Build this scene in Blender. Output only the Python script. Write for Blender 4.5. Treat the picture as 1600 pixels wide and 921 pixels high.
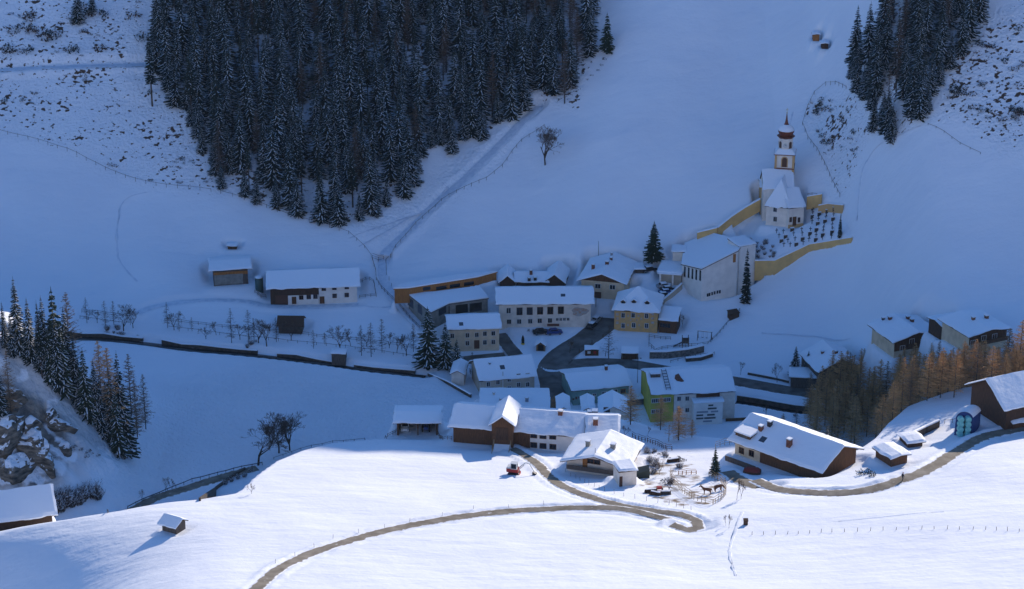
import bpy, bmesh, math, random
import numpy as np
from mathutils import Vector, Matrix
R = math.radians
for _o in list(bpy.data.objects): bpy.data.objects.remove(_o)
scn = bpy.context.scene
COL = scn.collection

# ---------------------------------------------------------------- camera, sky, sun, exposure
CAMZ = 245.0; PITCH = R(22.0); FPX = 3608.0
cam_d = bpy.data.cameras.new('camera'); cam = bpy.data.objects.new('camera', cam_d); COL.objects.link(cam)
cam.location = (0, 0, CAMZ); cam.rotation_euler = (R(90) - PITCH, 0, 0)
cam_d.sensor_width = 36; cam_d.lens = 36 * FPX / 1600.0; cam_d.clip_end = 6000; cam_d.clip_start = 1
scn.camera = cam
SUN_EL = R(20.5); SUN_AZ = R(31.0)          # azimuth from +Y towards +X
world = bpy.data.worlds.new('World'); scn.world = world; world.use_nodes = True
wn = world.node_tree; bg = wn.nodes['Background']
sky = wn.nodes.new('ShaderNodeTexSky'); sky.sky_type = 'NISHITA'; sky.sun_disc = False
sky.sun_elevation = SUN_EL; sky.sun_rotation = SUN_AZ; sky.altitude = 1500; sky.ozone_density = 6.0; sky.dust_density = 0.7; sky.air_density = 1.2
_mx = wn.nodes.new('ShaderNodeMix'); _mx.data_type = 'RGBA'; _mx.blend_type = 'MULTIPLY'; _mx.inputs[0].default_value = 1.0
wn.links.new(sky.outputs[0], _mx.inputs[6]); _mx.inputs[7].default_value = (0.84, 1.0, 1.13, 1); wn.links.new(_mx.outputs[2], bg.inputs[0]); bg.inputs[1].default_value = 0.138
sun_d = bpy.data.lights.new('sun', 'SUN'); sun_d.energy = 4.3; sun_d.angle = R(0.55); sun_d.color = (1.0, 0.875, 0.73)
sun = bpy.data.objects.new('sun', sun_d); COL.objects.link(sun)
SD = Vector((math.sin(SUN_AZ) * math.cos(SUN_EL), math.cos(SUN_AZ) * math.cos(SUN_EL), math.sin(SUN_EL)))
sun.rotation_euler = SD.to_track_quat('Z', 'Y').to_euler()
sun.location = (200, 900, 500)
scn.view_settings.view_transform = 'Standard'; scn.view_settings.look = 'None'
scn.view_settings.exposure = 0.35; scn.view_settings.gamma = 1.0; scn.view_settings.use_curve_mapping = False
scn.render.engine = 'CYCLES'
scn.cycles.max_bounces = 5; scn.cycles.diffuse_bounces = 3; scn.cycles.volume_bounces = 0

# ---------------------------------------------------------------- pixels -> world
CP, SP = math.cos(PITCH), math.sin(PITCH)
def ray(u, v):
    a = (u - 800.0) / FPX; b = (460.5 - v) / FPX
    return Vector((a, CP + b * SP, -SP + b * CP))
def at_y(u, v, Y):
    d = ray(u, v); t = Y / d.y
    return Vector((d.x * t, Y, CAMZ + d.z * t))
def at_z(u, v, z):
    d = ray(u, v); t = (z - CAMZ) / d.z
    return Vector((d.x * t, d.y * t, z))
def project(x, y, z):
    dz = z - CAMZ
    f = y * CP - dz * SP; b = y * SP + dz * CP
    return 800 + FPX * x / f, 460.5 - FPX * b / f

# zoom windows used while measuring the photograph (origin, scale)
def Zm(x0, y0, s): return lambda x, y: (x0 + x / s, y0 + y / s)
zA = Zm(300, 360, 3.8375); zB_ = Zm(600, 400, 6.14); zC = Zm(760, 400, 6.14); zD = Zm(900, 370, 6.14); zE = Zm(1040, 350, 6.14)
zF_ = Zm(1140, 170, 6.14); zG = Zm(1140, 280, 6.14); zH = Zm(1340, 470, 4.723); zI = Zm(640, 530, 6.14); zJ = Zm(800, 500, 6.14)
zK = Zm(960, 500, 6.14); zL = Zm(600, 600, 5.117); zM = Zm(820, 620, 5.117); zN = Zm(1000, 640, 5.117); zO = Zm(1130, 600, 4.604)
zQ = Zm(1360, 580, 5.117); zT = Zm(0, 600, 4.093); zU = Zm(0, 400, 4.093); zV = Zm(200, 720, 5.582); zW = Zm(1150, 470, 5.117)
zX = Zm(1100, 740, 8.771)

# ---------------------------------------------------------------- noise helpers (numpy)
def _hash(ix, iy, s):
    n = np.sin(ix * 127.1 + iy * 311.7 + s * 74.7) * 43758.5453
    return n - np.floor(n)
def vnoise(x, y, s=0):
    ix = np.floor(x); iy = np.floor(y); fx = x - ix; fy = y - iy
    fx = fx * fx * (3 - 2 * fx); fy = fy * fy * (3 - 2 * fy)
    a = _hash(ix, iy, s); b = _hash(ix + 1, iy, s); c = _hash(ix, iy + 1, s); d = _hash(ix + 1, iy + 1, s)
    return (a + (b - a) * fx) * (1 - fy) + (c + (d - c) * fx) * fy - 0.5
def fbm(x, y, s=0, o=4):
    r = 0; a = 1.0
    for i in range(o):
        r = r + a * vnoise(x, y, s + i); x = x * 2.03 + 3.1; y = y * 2.03 + 1.7; a *= 0.5
    return r
def sm(a, b, x):
    t = np.clip((x - a) / (b - a), 0, 1); return t * t * (3 - 2 * t)
def interp(x, pts):
    return np.interp(x, [p[0] for p in pts], [p[1] for p in pts])

# ---------------------------------------------------------------- terrain
def zfore(x, y):
    z = 60 - 0.236 * (y - 330)
    xl = np.maximum(0, -x - 60); z = z - 0.0036 * np.minimum(xl, 90) ** 2
    xl2 = np.minimum(np.maximum(0, -x - 46), 90); z = z - (0.0105 * xl2 ** 2) * sm(384, 344, y)
    sp = 12 * np.logaddexp(0, (x - 42) / 12.0); z = z + 0.115 * np.minimum(sp, 160)
    z = z + 0.10 * np.maximum(0, y - 415) * sm(70, 95, x)
    z = z + 1.3 * vnoise(x / 42.0, y / 34.0, 11) + 0.5 * vnoise(x / 15.0, y / 15.0, 12)
    z = z + np.maximum(0, 300 - y) * 0.25
    return z
def zback(x, y):
    yg = interp(x, [(-400, 540), (-150, 555), (0, 562), (40, 558), (75, 545), (100, 520), (160, 500), (400, 470)])
    ys = interp(x, [(-400, 580), (-150, 600), (-40, 606), (0, 602), (40, 588), (75, 570), (100, 545), (160, 520), (400, 490)])
    z = 2 + 0.03 * (y - 500) * (y < 2000)
    z = z + 0.20 * np.logaddexp(0, (y - yg) / 6) * 6
    z = z + 0.37 * np.logaddexp(0, (y - ys) / 6) * 6
    z = z + 26 * sm(84, 112, x) * sm(455, 492, y)
    # mountain continuing above the picture up to its crest
    z = z + 0.22 * np.maximum(0, y - 692)
    cr = 173 + 8 * vnoise(x / 120.0, 0 * y, 5) - 0.045 * (x - 220)
    z = np.where(z > cr, cr - (z - cr) * 0.6, z)
    # gentle spur and gully of the meadow
    gx = interp(y, [(560, -28), (600, -34), (640, -16), (690, 8)])
    z = z - 2.2 * np.exp(-((x - gx) / 9.0) ** 2) * sm(585, 610, y) * sm(700, 670, y)
    z = z + 4.5 * np.exp(-((x - 22 - (y - 600) * 0.35) / 20.0) ** 2) * sm(590, 640, y)
    z = z - 2.5 * np.exp(-((x - 62 - (y - 640) * 0.2) / 16.0) ** 2) * sm(610, 650, y)
    z = z + (3.4 * vnoise(x / 55.0, y / 60.0, 3) + 0.8 * vnoise(x / 17.0, y / 24.0, 4)) * sm(560, 620, y)
    z = z + 0.5 * vnoise(x / 25.0, y / 16.0, 6)
    # rocky nose on the left
    top = interp(x, [(-400, 34), (-135, 40), (-117, 38), (-108, 31), (-100, 20), (-94, 10), (-89, 3), (-84, 0), (400, 0)])
    prof = sm(444, 492, y) * (1 - sm(494, 542, y))
    nose = top * prof
    rk = sm(2, 9, nose) * (1 - sm(488, 500, y))
    z = z + nose + rk * (2.6 * fbm(x / 9.0, y / 7.0, 21, 4) + 1.2 * np.abs(fbm(x / 3.5, y / 3.0, 25, 3)))
    return z
CREST_PX = [(-260, 900), (-120, 860), (0, 833), (100, 815), (185, 800), (260, 786), (310, 782), (370, 772), (395, 748), (430, 722), (470, 706), (520, 693),
            (600, 686), (700, 680), (820, 672), (900, 662), (960, 654), (1000, 662), (1060, 680), (1140, 687), (1200, 690), (1290, 696), (1340, 705), (1372, 684),
            (1390, 662), (1420, 636), (1480, 615), (1510, 607), (1600, 594), (1750, 580)]
TT = np.arange(300.0, 1000.0, 0.4)
def cast(u, v, fn):
    d = ray(u, v); d.normalize()
    x = d.x * TT; y = d.y * TT; z = CAMZ + d.z * TT
    g = z - fn(x, y)
    k = np.argmax(g < 0)
    if k == 0: k = len(TT) - 1
    g0, g1 = g[k - 1], g[k]; t = TT[k - 1] + 0.4 * g0 / (g0 - g1 + 1e-9)
    return Vector((d.x * t, d.y * t, CAMZ + d.z * t))
_cr = []
for (u, v) in CREST_PX:
    p = cast(u, v, zfore); _cr.append((p.x, p.y))
_cr.sort()
def ycrest(x): return interp(x, [(-900, _cr[0][1] - 60)] + _cr + [(900, _cr[-1][1] + 60)])
def h0(x, y):
    x = np.asarray(x, float); y = np.asarray(y, float)
    yc = ycrest(x); d = np.maximum(0, y - yc)
    zf = zfore(x, y) - 1.0 * d * d / (d + 5.0)
    return np.maximum(zf, zback(x, y))
PADS = []; CORR = []; PATCH = []
def pad_rect(A, ex, ey, W, D, z, m=0.6, fade=3.0):
    PADS.append(('r', A, ex, ey, W, D, z, m, fade))
def pad_poly(poly, z, fade): PADS.append(('p', poly, z, fade))
def poly_sd(x, y, poly):
    """signed distance to polygon, negative inside"""
    d = np.full(x.shape, 1e9); inside = np.zeros(x.shape, bool); n = len(poly)
    for i in range(n):
        ax, ay = poly[i]; bx, by = poly[(i + 1) % n]
        ex, ey = bx - ax, by - ay; L = ex * ex + ey * ey
        t = np.clip(((x - ax) * ex + (y - ay) * ey) / L, 0, 1)
        d = np.minimum(d, np.hypot(x - ax - t * ex, y - ay - t * ey))
        c = ((ay > y) != (by > y)) & (x < (bx - ax) * (y - ay) / (by - ay + 1e-12) + ax)
        inside ^= c
    return np.where(inside, -d, d)
def apply_mods(x, y, z):
    z = z.copy()
    for p in PADS:
        if p[0] == 'r':
            _, A, ex, ey, W, D, zz, m, fade = p
            lx = (x - A.x) * ex[0] + (y - A.y) * ex[1]; ly = (x - A.x) * ey[0] + (y - A.y) * ey[1]
            dx = np.maximum(np.maximum(-m - lx, lx - W - m), 0); dy = np.maximum(np.maximum(-m - ly, ly - D - m), 0)
            d = np.hypot(dx, dy)
        else:
            _, poly, zz, fade = p
            cx = [q[0] for q in poly]; cy = [q[1] for q in poly]
            msk = (x > min(cx) - 8) & (x < max(cx) + 8) & (y > min(cy) - 8) & (y < max(cy) + 8)
            d = np.full(x.shape, 1e3)
            if msk.any(): d[msk] = np.maximum(0, poly_sd(x[msk], y[msk], poly))
        w = 1 - sm(0, fade, d); z = z * (1 - w) + zz * w
    for c in CORR:
        pts, hw, bank, fade, sink = c
        xs = pts[:, 0]; ys = pts[:, 1]; mrg = hw + fade + 2
        msk = (x > xs.min() - mrg) & (x < xs.max() + mrg) & (y > ys.min() - mrg) & (y < ys.max() + mrg)
        if not msk.any(): continue
        X = x[msk]; Y = y[msk]; Z = z[msk]; best = np.full(X.shape, 1e9); zr = np.zeros(X.shape)
        for i in range(len(pts) - 1):
            ax, ay, az = pts[i]; bx, by, bz = pts[i + 1]
            ex, ey = bx - ax, by - ay; t = np.clip(((X - ax) * ex + (Y - ay) * ey) / (ex * ex + ey * ey + 1e-9), 0, 1)
            d = np.hypot(X - ax - t * ex, Y - ay - t * ey); k = d < best
            best = np.where(k, d, best); zr = np.where(k, az + t * (bz - az), zr)
        w = 1 - sm(hw + 0.5, hw + fade, best)
        Z = Z * (1 - w) + (zr - sink) * w
        Z = Z + bank * np.exp(-((best - hw - 0.9) / 0.55) ** 2) * (0.7 + 0.8 * vnoise(X / 1.6, Y / 1.6, 31))
        z[msk] = Z
    return z
def h1(x, y): return apply_mods(np.asarray(x, float), np.asarray(y, float), h0(x, y))
def P(u, v, fn=None): return cast(u, v, fn or h0)
def spline(pts, step=1.6):
    out = []
    n = len(pts)
    for i in range(n - 1):
        p0 = pts[max(0, i - 1)]; p1 = pts[i]; p2 = pts[i + 1]; p3 = pts[min(n - 1, i + 2)]
        k = max(1, int((p2 - p1).length / step))
        for j in range(k):
            t = j / k
            out.append(0.5 * ((2 * p1) + (p2 - p0) * t + (2 * p0 - 5 * p1 + 4 * p2 - p3) * t * t + (3 * p1 - p0 - 3 * p2 + p3) * t ** 3))
    out.append(pts[-1]); return out
def corridor(px, hw, bank=0.45, fade=3.0, sink=0.14, smooth=6, fn=None, z=None):
    pts = spline([P(u, v, fn) for (u, v) in px]); a = np.array([tuple(p) for p in pts])
    if z is not None: a[:, 2] = z
    zz = a[:, 2].copy(); k = smooth
    zp = np.pad(zz, k, mode='edge'); a[:, 2] = np.convolve(zp, np.ones(2 * k + 1) / (2 * k + 1), mode='valid')
    CORR.append((a, hw, bank, fade, sink)); return a
# ---------------------------------------------------------------- materials
MAT = {}
def nodes(m):
    m.use_nodes = True; nt = m.node_tree; return nt, nt.nodes, nt.links, nt.nodes['Principled BSDF']
def mat(name, c, rough=0.7, c2=None, scale=3.0, bump=0.0, bscale=None, metal=0.0, spec=0.3, detail=4, stretch=None, coord='Object'):
    m = bpy.data.materials.new(name); nt, N, L, b = nodes(m)
    b.inputs['Roughness'].default_value = rough; b.inputs['Metallic'].default_value = metal
    b.inputs['Specular IOR Level'].default_value = spec
    b.inputs['Base Color'].default_value = (*c, 1)
    tc = N.new('ShaderNodeTexCoord'); mp = N.new('ShaderNodeMapping'); L.new(tc.outputs[coord], mp.inputs[0])
    if stretch: mp.inputs['Scale'].default_value = stretch
    if c2 is not None:
        n = N.new('ShaderNodeTexNoise'); n.inputs['Scale'].default_value = scale; n.inputs['Detail'].default_value = detail
        L.new(mp.outputs[0], n.inputs[0]); r = N.new('ShaderNodeValToRGB'); L.new(n.outputs[0], r.inputs[0])
        r.color_ramp.elements[0].position = 0.35; r.color_ramp.elements[1].position = 0.65
        r.color_ramp.elements[0].color = (*c, 1); r.color_ramp.elements[1].color = (*c2, 1); L.new(r.outputs[0], b.inputs['Base Color'])
    if bump:
        n2 = N.new('ShaderNodeTexNoise'); n2.inputs['Scale'].default_value = bscale or scale * 2; n2.inputs['Detail'].default_value = 5
        L.new(mp.outputs[0], n2.inputs[0]); bp = N.new('ShaderNodeBump'); bp.inputs['Strength'].default_value = 1; bp.inputs['Distance'].default_value = bump
        L.new(n2.outputs[0], bp.inputs['Height']); L.new(bp.outputs[0], b.inputs['Normal'])
    MAT[name] = m; return m
mat('snow_roof', (0.84, 0.87, 0.92), 0.6, bump=0.05, bscale=1.2)
mat('snow_bank', (0.80, 0.83, 0.88), 0.6, c2=(0.86, 0.88, 0.92), scale=1.5, bump=0.1, bscale=2.0)
mat('snow_packed', (0.58, 0.64, 0.74), 0.6, c2=(0.74, 0.78, 0.85), scale=0.8, bump=0.08, bscale=2.0)
mat('plaster_white', (0.80, 0.70, 0.60), 0.9, c2=(0.66, 0.57, 0.48), scale=0.7, detail=6)
mat('plaster_bright', (0.84, 0.77, 0.70), 0.9, c2=(0.72, 0.66, 0.60), scale=0.5, detail=6)
mat('plaster_cream', (0.74, 0.58, 0.40), 0.9, c2=(0.60, 0.46, 0.31), scale=0.6, detail=6)
mat('plaster_grey', (0.50, 0.42, 0.33), 0.9, c2=(0.40, 0.34, 0.27), scale=0.6, detail=6)
mat('plaster_ochre', (0.68, 0.38, 0.13), 0.9, c2=(0.52, 0.32, 0.15), scale=1.2, detail=6)
mat('plaster_teal', (0.26, 0.38, 0.32), 0.9, c2=(0.20, 0.30, 0.26), scale=0.6, detail=6)
mat('plaster_lime', (0.46, 0.42, 0.07), 0.85, c2=(0.33, 0.30, 0.06), scale=0.5)
mat('wall_yellow', (0.74, 0.46, 0.17), 0.9, c2=(0.60, 0.37, 0.15), scale=0.5, detail=6)
mat('church_white', (0.86, 0.76, 0.66), 0.9, c2=(0.72, 0.63, 0.55), scale=0.5, detail=6)
mat('trim_ochre', (0.60, 0.36, 0.16), 0.9)
mat('wood_dark', (0.055, 0.030, 0.019), 0.85, c2=(0.10, 0.052, 0.03), scale=2.0, stretch=(3, 3, 0.4), bump=0.02)
mat('wood_brown', (0.15, 0.068, 0.030), 0.8, c2=(0.085, 0.04, 0.02), scale=2.0, stretch=(3, 3, 0.4), bump=0.02)
mat('wood_orange', (0.42, 0.17, 0.045), 0.7, c2=(0.28, 0.11, 0.03), scale=2.0, stretch=(3, 3, 0.4))
mat('wood_grey', (0.14, 0.11, 0.09), 0.85, c2=(0.08, 0.06, 0.05), scale=2.0, stretch=(3, 3, 0.4))
mat('wood_pale', (0.42, 0.30, 0.18), 0.8, c2=(0.30, 0.2, 0.11), scale=2.0)
mat('glass_dark', (0.012, 0.014, 0.018), 0.12, spec=0.6)
mat('glass_mid', (0.05, 0.06, 0.075), 0.2, spec=0.6)
mat('frame_white', (0.6, 0.58, 0.55), 0.6)
mat('frame_brown', (0.11, 0.05, 0.03), 0.7)
mat('stone_grey', (0.20, 0.19, 0.17), 0.9, c2=(0.08, 0.075, 0.07), scale=1.6, bump=0.1)
mat('stone_brown', (0.055, 0.042, 0.033), 0.9, c2=(0.11, 0.088, 0.07), scale=1.2, bump=0.12)
mat('concrete', (0.27, 0.26, 0.23), 0.9, c2=(0.19, 0.18, 0.16), scale=0.8)
mat('concrete_dark', (0.12, 0.12, 0.115), 0.9, c2=(0.08, 0.08, 0.08), scale=0.8)
mat('brick', (0.22, 0.085, 0.05), 0.9, c2=(0.12, 0.05, 0.035), scale=3)
mat('asphalt', (0.085, 0.075, 0.065), 0.8, c2=(0.17, 0.155, 0.14), scale=0.35, detail=8)
mat('copper_red', (0.24, 0.06, 0.025), 0.5, c2=(0.10, 0.03, 0.018), scale=2)
mat('metal_dark', (0.05, 0.05, 0.055), 0.4, metal=0.6)
mat('metal_grey', (0.3, 0.31, 0.33), 0.4, metal=0.5)
mat('silo_green', (0.06, 0.11, 0.10), 0.6)
mat('paint_red', (0.40, 0.04, 0.03), 0.45)
mat('paint_white', (0.7, 0.7, 0.68), 0.4)
mat('paint_black', (0.02, 0.02, 0.022), 0.4)
mat('paint_blue', (0.03, 0.06, 0.2), 0.4)
mat('paint_silver', (0.35, 0.36, 0.38), 0.35, metal=0.4)
mat('rubber', (0.015, 0.015, 0.015), 0.9)
mat('tarp_dark', (0.035, 0.045, 0.035), 0.6)
mat('tarp_red', (0.16, 0.025, 0.02), 0.6)
mat('wrap_teal', (0.16, 0.46, 0.44), 0.35, c2=(0.24, 0.56, 0.54), scale=1.5)
mat('horse_brown', (0.16, 0.065, 0.03), 0.7, c2=(0.10, 0.04, 0.02), scale=3)
mat('bark', (0.075, 0.05, 0.035), 0.9, c2=(0.04, 0.027, 0.02), scale=3, stretch=(3, 3, .6))
mat('bark_grey', (0.10, 0.085, 0.075), 0.9, c2=(0.05, 0.042, 0.038), scale=3, stretch=(3, 3, .6))
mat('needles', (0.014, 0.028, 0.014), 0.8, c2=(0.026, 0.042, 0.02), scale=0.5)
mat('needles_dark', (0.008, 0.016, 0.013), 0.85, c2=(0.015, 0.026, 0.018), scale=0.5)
mat('larch_twig', (0.62, 0.35, 0.15), 0.85, c2=(0.42, 0.24, 0.11), scale=0.4)
mat('larch_twig_dull', (0.26, 0.17, 0.10), 0.85, c2=(0.16, 0.11, 0.07), scale=0.4)
mat('twig_dark', (0.075, 0.048, 0.035), 0.9, c2=(0.13, 0.085, 0.06), scale=0.5)
mat('shrub_brown', (0.07, 0.032, 0.020), 0.9, c2=(0.04, 0.025, 0.015), scale=1.0)
mat('grass_dry', (0.20, 0.13, 0.05), 0.9, c2=(0.10, 0.06, 0.028), scale=1.2)
mat('water', (0.015, 0.018, 0.02), 0.15, spec=0.5)
mat('cloth_dark', (0.03, 0.03, 0.04), 0.9)
mat('skin', (0.5, 0.3, 0.22), 0.6)
mat('yellow', (0.6, 0.42, 0.04), 0.6)
mat('fresco', (0.45, 0.26, 0.17), 0.9, c2=(0.40, 0.42, 0.42), scale=1.3, detail=5)

def mat_gravel():
    m = bpy.data.materials.new('gravel_road'); nt, N, L, b = nodes(m); b.inputs['Roughness'].default_value = 0.9
    g = N.new('ShaderNodeNewGeometry')
    n = N.new('ShaderNodeTexNoise'); n.inputs['Scale'].default_value = 0.5; n.inputs['Detail'].default_value = 6; L.new(g.outputs['Position'], n.inputs[0])
    r = N.new('ShaderNodeValToRGB'); L.new(n.outputs[0], r.inputs[0]); e = r.color_ramp.elements
    e[0].position = 0.3; e[0].color = (0.13, 0.105, 0.075, 1); e[1].position = 0.72; e[1].color = (0.27, 0.235, 0.185, 1)
    at = N.new('ShaderNodeAttribute'); at.attribute_name = 'edge'
    n2 = N.new('ShaderNodeTexNoise'); n2.inputs['Scale'].default_value = 0.9; n2.inputs['Detail'].default_value = 5; L.new(g.outputs['Position'], n2.inputs[0])
    ad = N.new('ShaderNodeMath'); ad.operation = 'ADD'; L.new(at.outputs['Fac'], ad.inputs[0]); L.new(n2.outputs[0], ad.inputs[1])
    st = N.new('ShaderNodeMapRange'); st.inputs[1].default_value = 1.12; st.inputs[2].default_value = 1.3; L.new(ad.outputs[0], st.inputs[0])
    mx = N.new('ShaderNodeMix'); mx.data_type = 'RGBA'; L.new(st.outputs[0], mx.inputs[0]); L.new(r.outputs[0], mx.inputs[6]); mx.inputs[7].default_value = (0.8, 0.82, 0.86, 1)
    L.new(mx.outputs[2], b.inputs['Base Color']); MAT['gravel_road'] = m
mat_gravel()

def mat_terrain():
    m = bpy.data.materials.new('snow_ground'); nt, N, L, b = nodes(m); b.inputs['Roughness'].default_value = 0.65; b.inputs['Specular IOR Level'].default_value = 0.2
    g = N.new('ShaderNodeNewGeometry')
    def noise(sc, det=5, mscale=None):
        n = N.new('ShaderNodeTexNoise'); n.inputs['Scale'].default_value = sc; n.inputs['Detail'].default_value = det
        if mscale:
            mp = N.new('ShaderNodeMapping'); mp.inputs['Scale'].default_value = mscale; L.new(g.outputs['Position'], mp.inputs[0]); L.new(mp.outputs[0], n.inputs[0])
        else: L.new(g.outputs['Position'], n.inputs[0])
        return n.outputs[0]
    def math_(op, a, b_=None, c=None):
        n = N.new('ShaderNodeMath'); n.operation = op
        for i, q in enumerate((a, b_, c)):
            if q is None: continue
            if isinstance(q, (int, float)): n.inputs[i].default_value = q
            else: L.new(q, n.inputs[i])
        return n.outputs[0]
    def rng(x, a, b_, lo=0.0, hi=1.0):
        n = N.new('ShaderNodeMapRange'); L.new(x, n.inputs[0]); n.inputs[1].default_value = a; n.inputs[2].default_value = b_; n.inputs[3].default_value = lo; n.inputs[4].default_value = hi; return n.outputs[0]
    def mix(f, a, b_):
        n = N.new('ShaderNodeMix'); n.data_type = 'RGBA'; L.new(f, n.inputs[0])
        for i, q in ((6, a), (7, b_)):
            if isinstance(q, tuple): n.inputs[i].default_value = (*q, 1)
            else: L.new(q, n.inputs[i])
        return n.outputs[2]
    def attr(nm):
        n = N.new('ShaderNodeAttribute'); n.attribute_name = nm; return n.outputs['Fac']
    snow = mix(rng(noise(0.06, 6), 0.3, 0.7), (0.83, 0.86, 0.91), (0.78, 0.81, 0.87))
    # rock on the cliff: steep noisy places, grass tufts on rough ground
    rk = attr('rock'); tf = attr('tuft')
    rockc = mix(rng(noise(0.5, 8), 0.35, 0.65), (0.07, 0.062, 0.055), (0.27, 0.235, 0.19))
    sx = N.new('ShaderNodeSeparateXYZ'); L.new(g.outputs['Normal'], sx.inputs[0])
    rf = math_('MULTIPLY', rk, rng(math_('ADD', math_('MULTIPLY', sx.outputs[2], -1.0), noise(0.16, 8)), -0.27, -0.17))
    c = mix(rf, snow, rockc)
    tuft = math_('MULTIPLY', rng(math_('ADD', math_('ADD', noise(0.7, 8, (1, 1.3, 1)), math_('MULTIPLY', noise(0.13, 3), 0.5)), math_('MULTIPLY', tf, 0.26)), 1.02, 1.06), rng(tf, 0.05, 0.2))
    c = mix(tuft, c, (0.085, 0.05, 0.032))
    dirt = attr('dirt')
    c = mix(math_('MULTIPLY', rng(math_('ADD', noise(0.4, 7), math_('MULTIPLY', dirt, 0.45)), 0.80, 0.98), 1.0), c, (0.17, 0.115, 0.062))
    L.new(c, b.inputs['Base Color'])
    rough = attr('rough')
    h = math_('MULTIPLY', noise(1.1, 5), math_('ADD', math_('MULTIPLY', rough, 0.95), 0.07))
    h = math_('ADD', h, math_('MULTIPLY', noise(0.12, 5, (1, 2.2, 1)), 0.42))
    h = math_('ADD', h, math_('MULTIPLY', math_('MULTIPLY', noise(0.7, 8), rk), 1.6))
    bp = N.new('ShaderNodeBump'); bp.inputs['Strength'].default_value = 1.0; bp.inputs['Distance'].default_value = 1.0
    L.new(h, bp.inputs['Height']); L.new(bp.outputs[0], b.inputs['Normal'])
    MAT['snow_ground'] = m
mat_terrain()

# ---------------------------------------------------------------- mesh builder
class MB:
    def __init__(s): s.v = []; s.f = []; s.m = []
    def add(s, vs, fs, mi=0):
        o = len(s.v); s.v += [tuple(p) for p in vs]; s.f += [tuple(i + o for i in f) for f in fs]; s.m += [mi] * len(fs); return s
    def box(s, x0, x1, y0, y1, z0, z1, mi=0):
        return s.add([(x0, y0, z0), (x1, y0, z0), (x1, y1, z0), (x0, y1, z0), (x0, y0, z1), (x1, y0, z1), (x1, y1, z1), (x0, y1, z1)],
                     [(0, 3, 2, 1), (4, 5, 6, 7), (0, 1, 5, 4), (1, 2, 6, 5), (2, 3, 7, 6), (3, 0, 4, 7)], mi)
    def tube(s, p0, p1, r0, r1=None, n=6, mi=0, cap=True):
        p0 = Vector(p0); p1 = Vector(p1); r1 = r0 if r1 is None else r1
        d = (p1 - p0).normalized(); a = d.orthogonal().normalized(); b = d.cross(a)
        vs = [p0 + (a * math.cos(2 * math.pi * i / n) + b * math.sin(2 * math.pi * i / n)) * r0 for i in range(n)]
        vs += [p1 + (a * math.cos(2 * math.pi * i / n) + b * math.sin(2 * math.pi * i / n)) * r1 for i in range(n)]
        fs = [(i, (i + 1) % n, n + (i + 1) % n, n + i) for i in range(n)]
        if cap: fs += [tuple(range(n))[::-1], tuple(range(n, 2 * n))]
        return s.add(vs, fs, mi)
    def lathe(s, prof, n=12, cx=0, cy=0, mi=0):
        vs = []; k = len(prof)
        for (r, z) in prof: vs += [(cx + r * math.cos(2 * math.pi * i / n), cy + r * math.sin(2 * math.pi * i / n), z) for i in range(n)]
        fs = [(j * n + i, j * n + (i + 1) % n, (j + 1) * n + (i + 1) % n, (j + 1) * n + i) for j in range(k - 1) for i in range(n)]
        fs += [tuple(range(n))[::-1], tuple(range((k - 1) * n, k * n))]
        return s.add(vs, fs, mi)
    def slab(s, vs, faces, outline, th, mi=0):
        n = len(vs); V = [tuple(p) for p in vs] + [(p[0], p[1], p[2] - th) for p in vs]
        F = list(faces) + [tuple(i + n for i in f[::-1]) for f in faces]
        k = len(outline)
        for i in range(k):
            a, b = outline[i], outline[(i + 1) % k]; F.append((b, a, a + n, b + n))
        return s.add(V, F, mi)
    def prism(s, poly, z0, z1, mi=0):
        n = len(poly); z1s = z1 if isinstance(z1, (list, tuple)) else [z1] * n
        V = [(p[0], p[1], z0) for p in poly] + [(p[0], p[1], z1s[i]) for i, p in enumerate(poly)]
        F = [tuple(range(n))[::-1], tuple(range(n, 2 * n))] + [(i, (i + 1) % n, n + (i + 1) % n, n + i) for i in range(n)]
        return s.add(V, F, mi)
    def mesh(s, name, mats, smooth=False):
        me = bpy.data.meshes.new(name); me.from_pydata(s.v, [], s.f)
        for m in (mats if isinstance(mats, (list, tuple)) else [mats]): me.materials.append(MAT[m])
        if any(s.m): me.polygons.foreach_set('material_index', s.m)
        if smooth: me.polygons.foreach_set('use_smooth', [True] * len(s.f))
        me.update(); return me
    def build(s, name, mats, parent=None, smooth=False):
        o = bpy.data.objects.new(name, s.mesh(name, mats, smooth)); COL.objects.link(o)
        if parent is not None: o.parent = parent
        return o
def tag(o, label=None, cat=None, group=None, kind=None):
    if label: o['label'] = label
    if cat: o['category'] = cat
    if group: o['group'] = group
    if kind: o['kind'] = kind
    return o
def empty(name, loc, rz=0.0, **k):
    o = bpy.data.objects.new(name, None); COL.objects.link(o); o.location = loc; o.rotation_euler = (0, 0, rz); o.empty_display_size = 0.5
    return tag(o, **k)
_KIDS = {}
def copy_tree(o, kids=None):
    c = o.copy(); COL.objects.link(c)
    for ch in o.children:
        d = ch.copy(); COL.objects.link(d); d.parent = c
        for g in ch.children:
            e = g.copy(); COL.objects.link(e); e.parent = d
    return c
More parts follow.
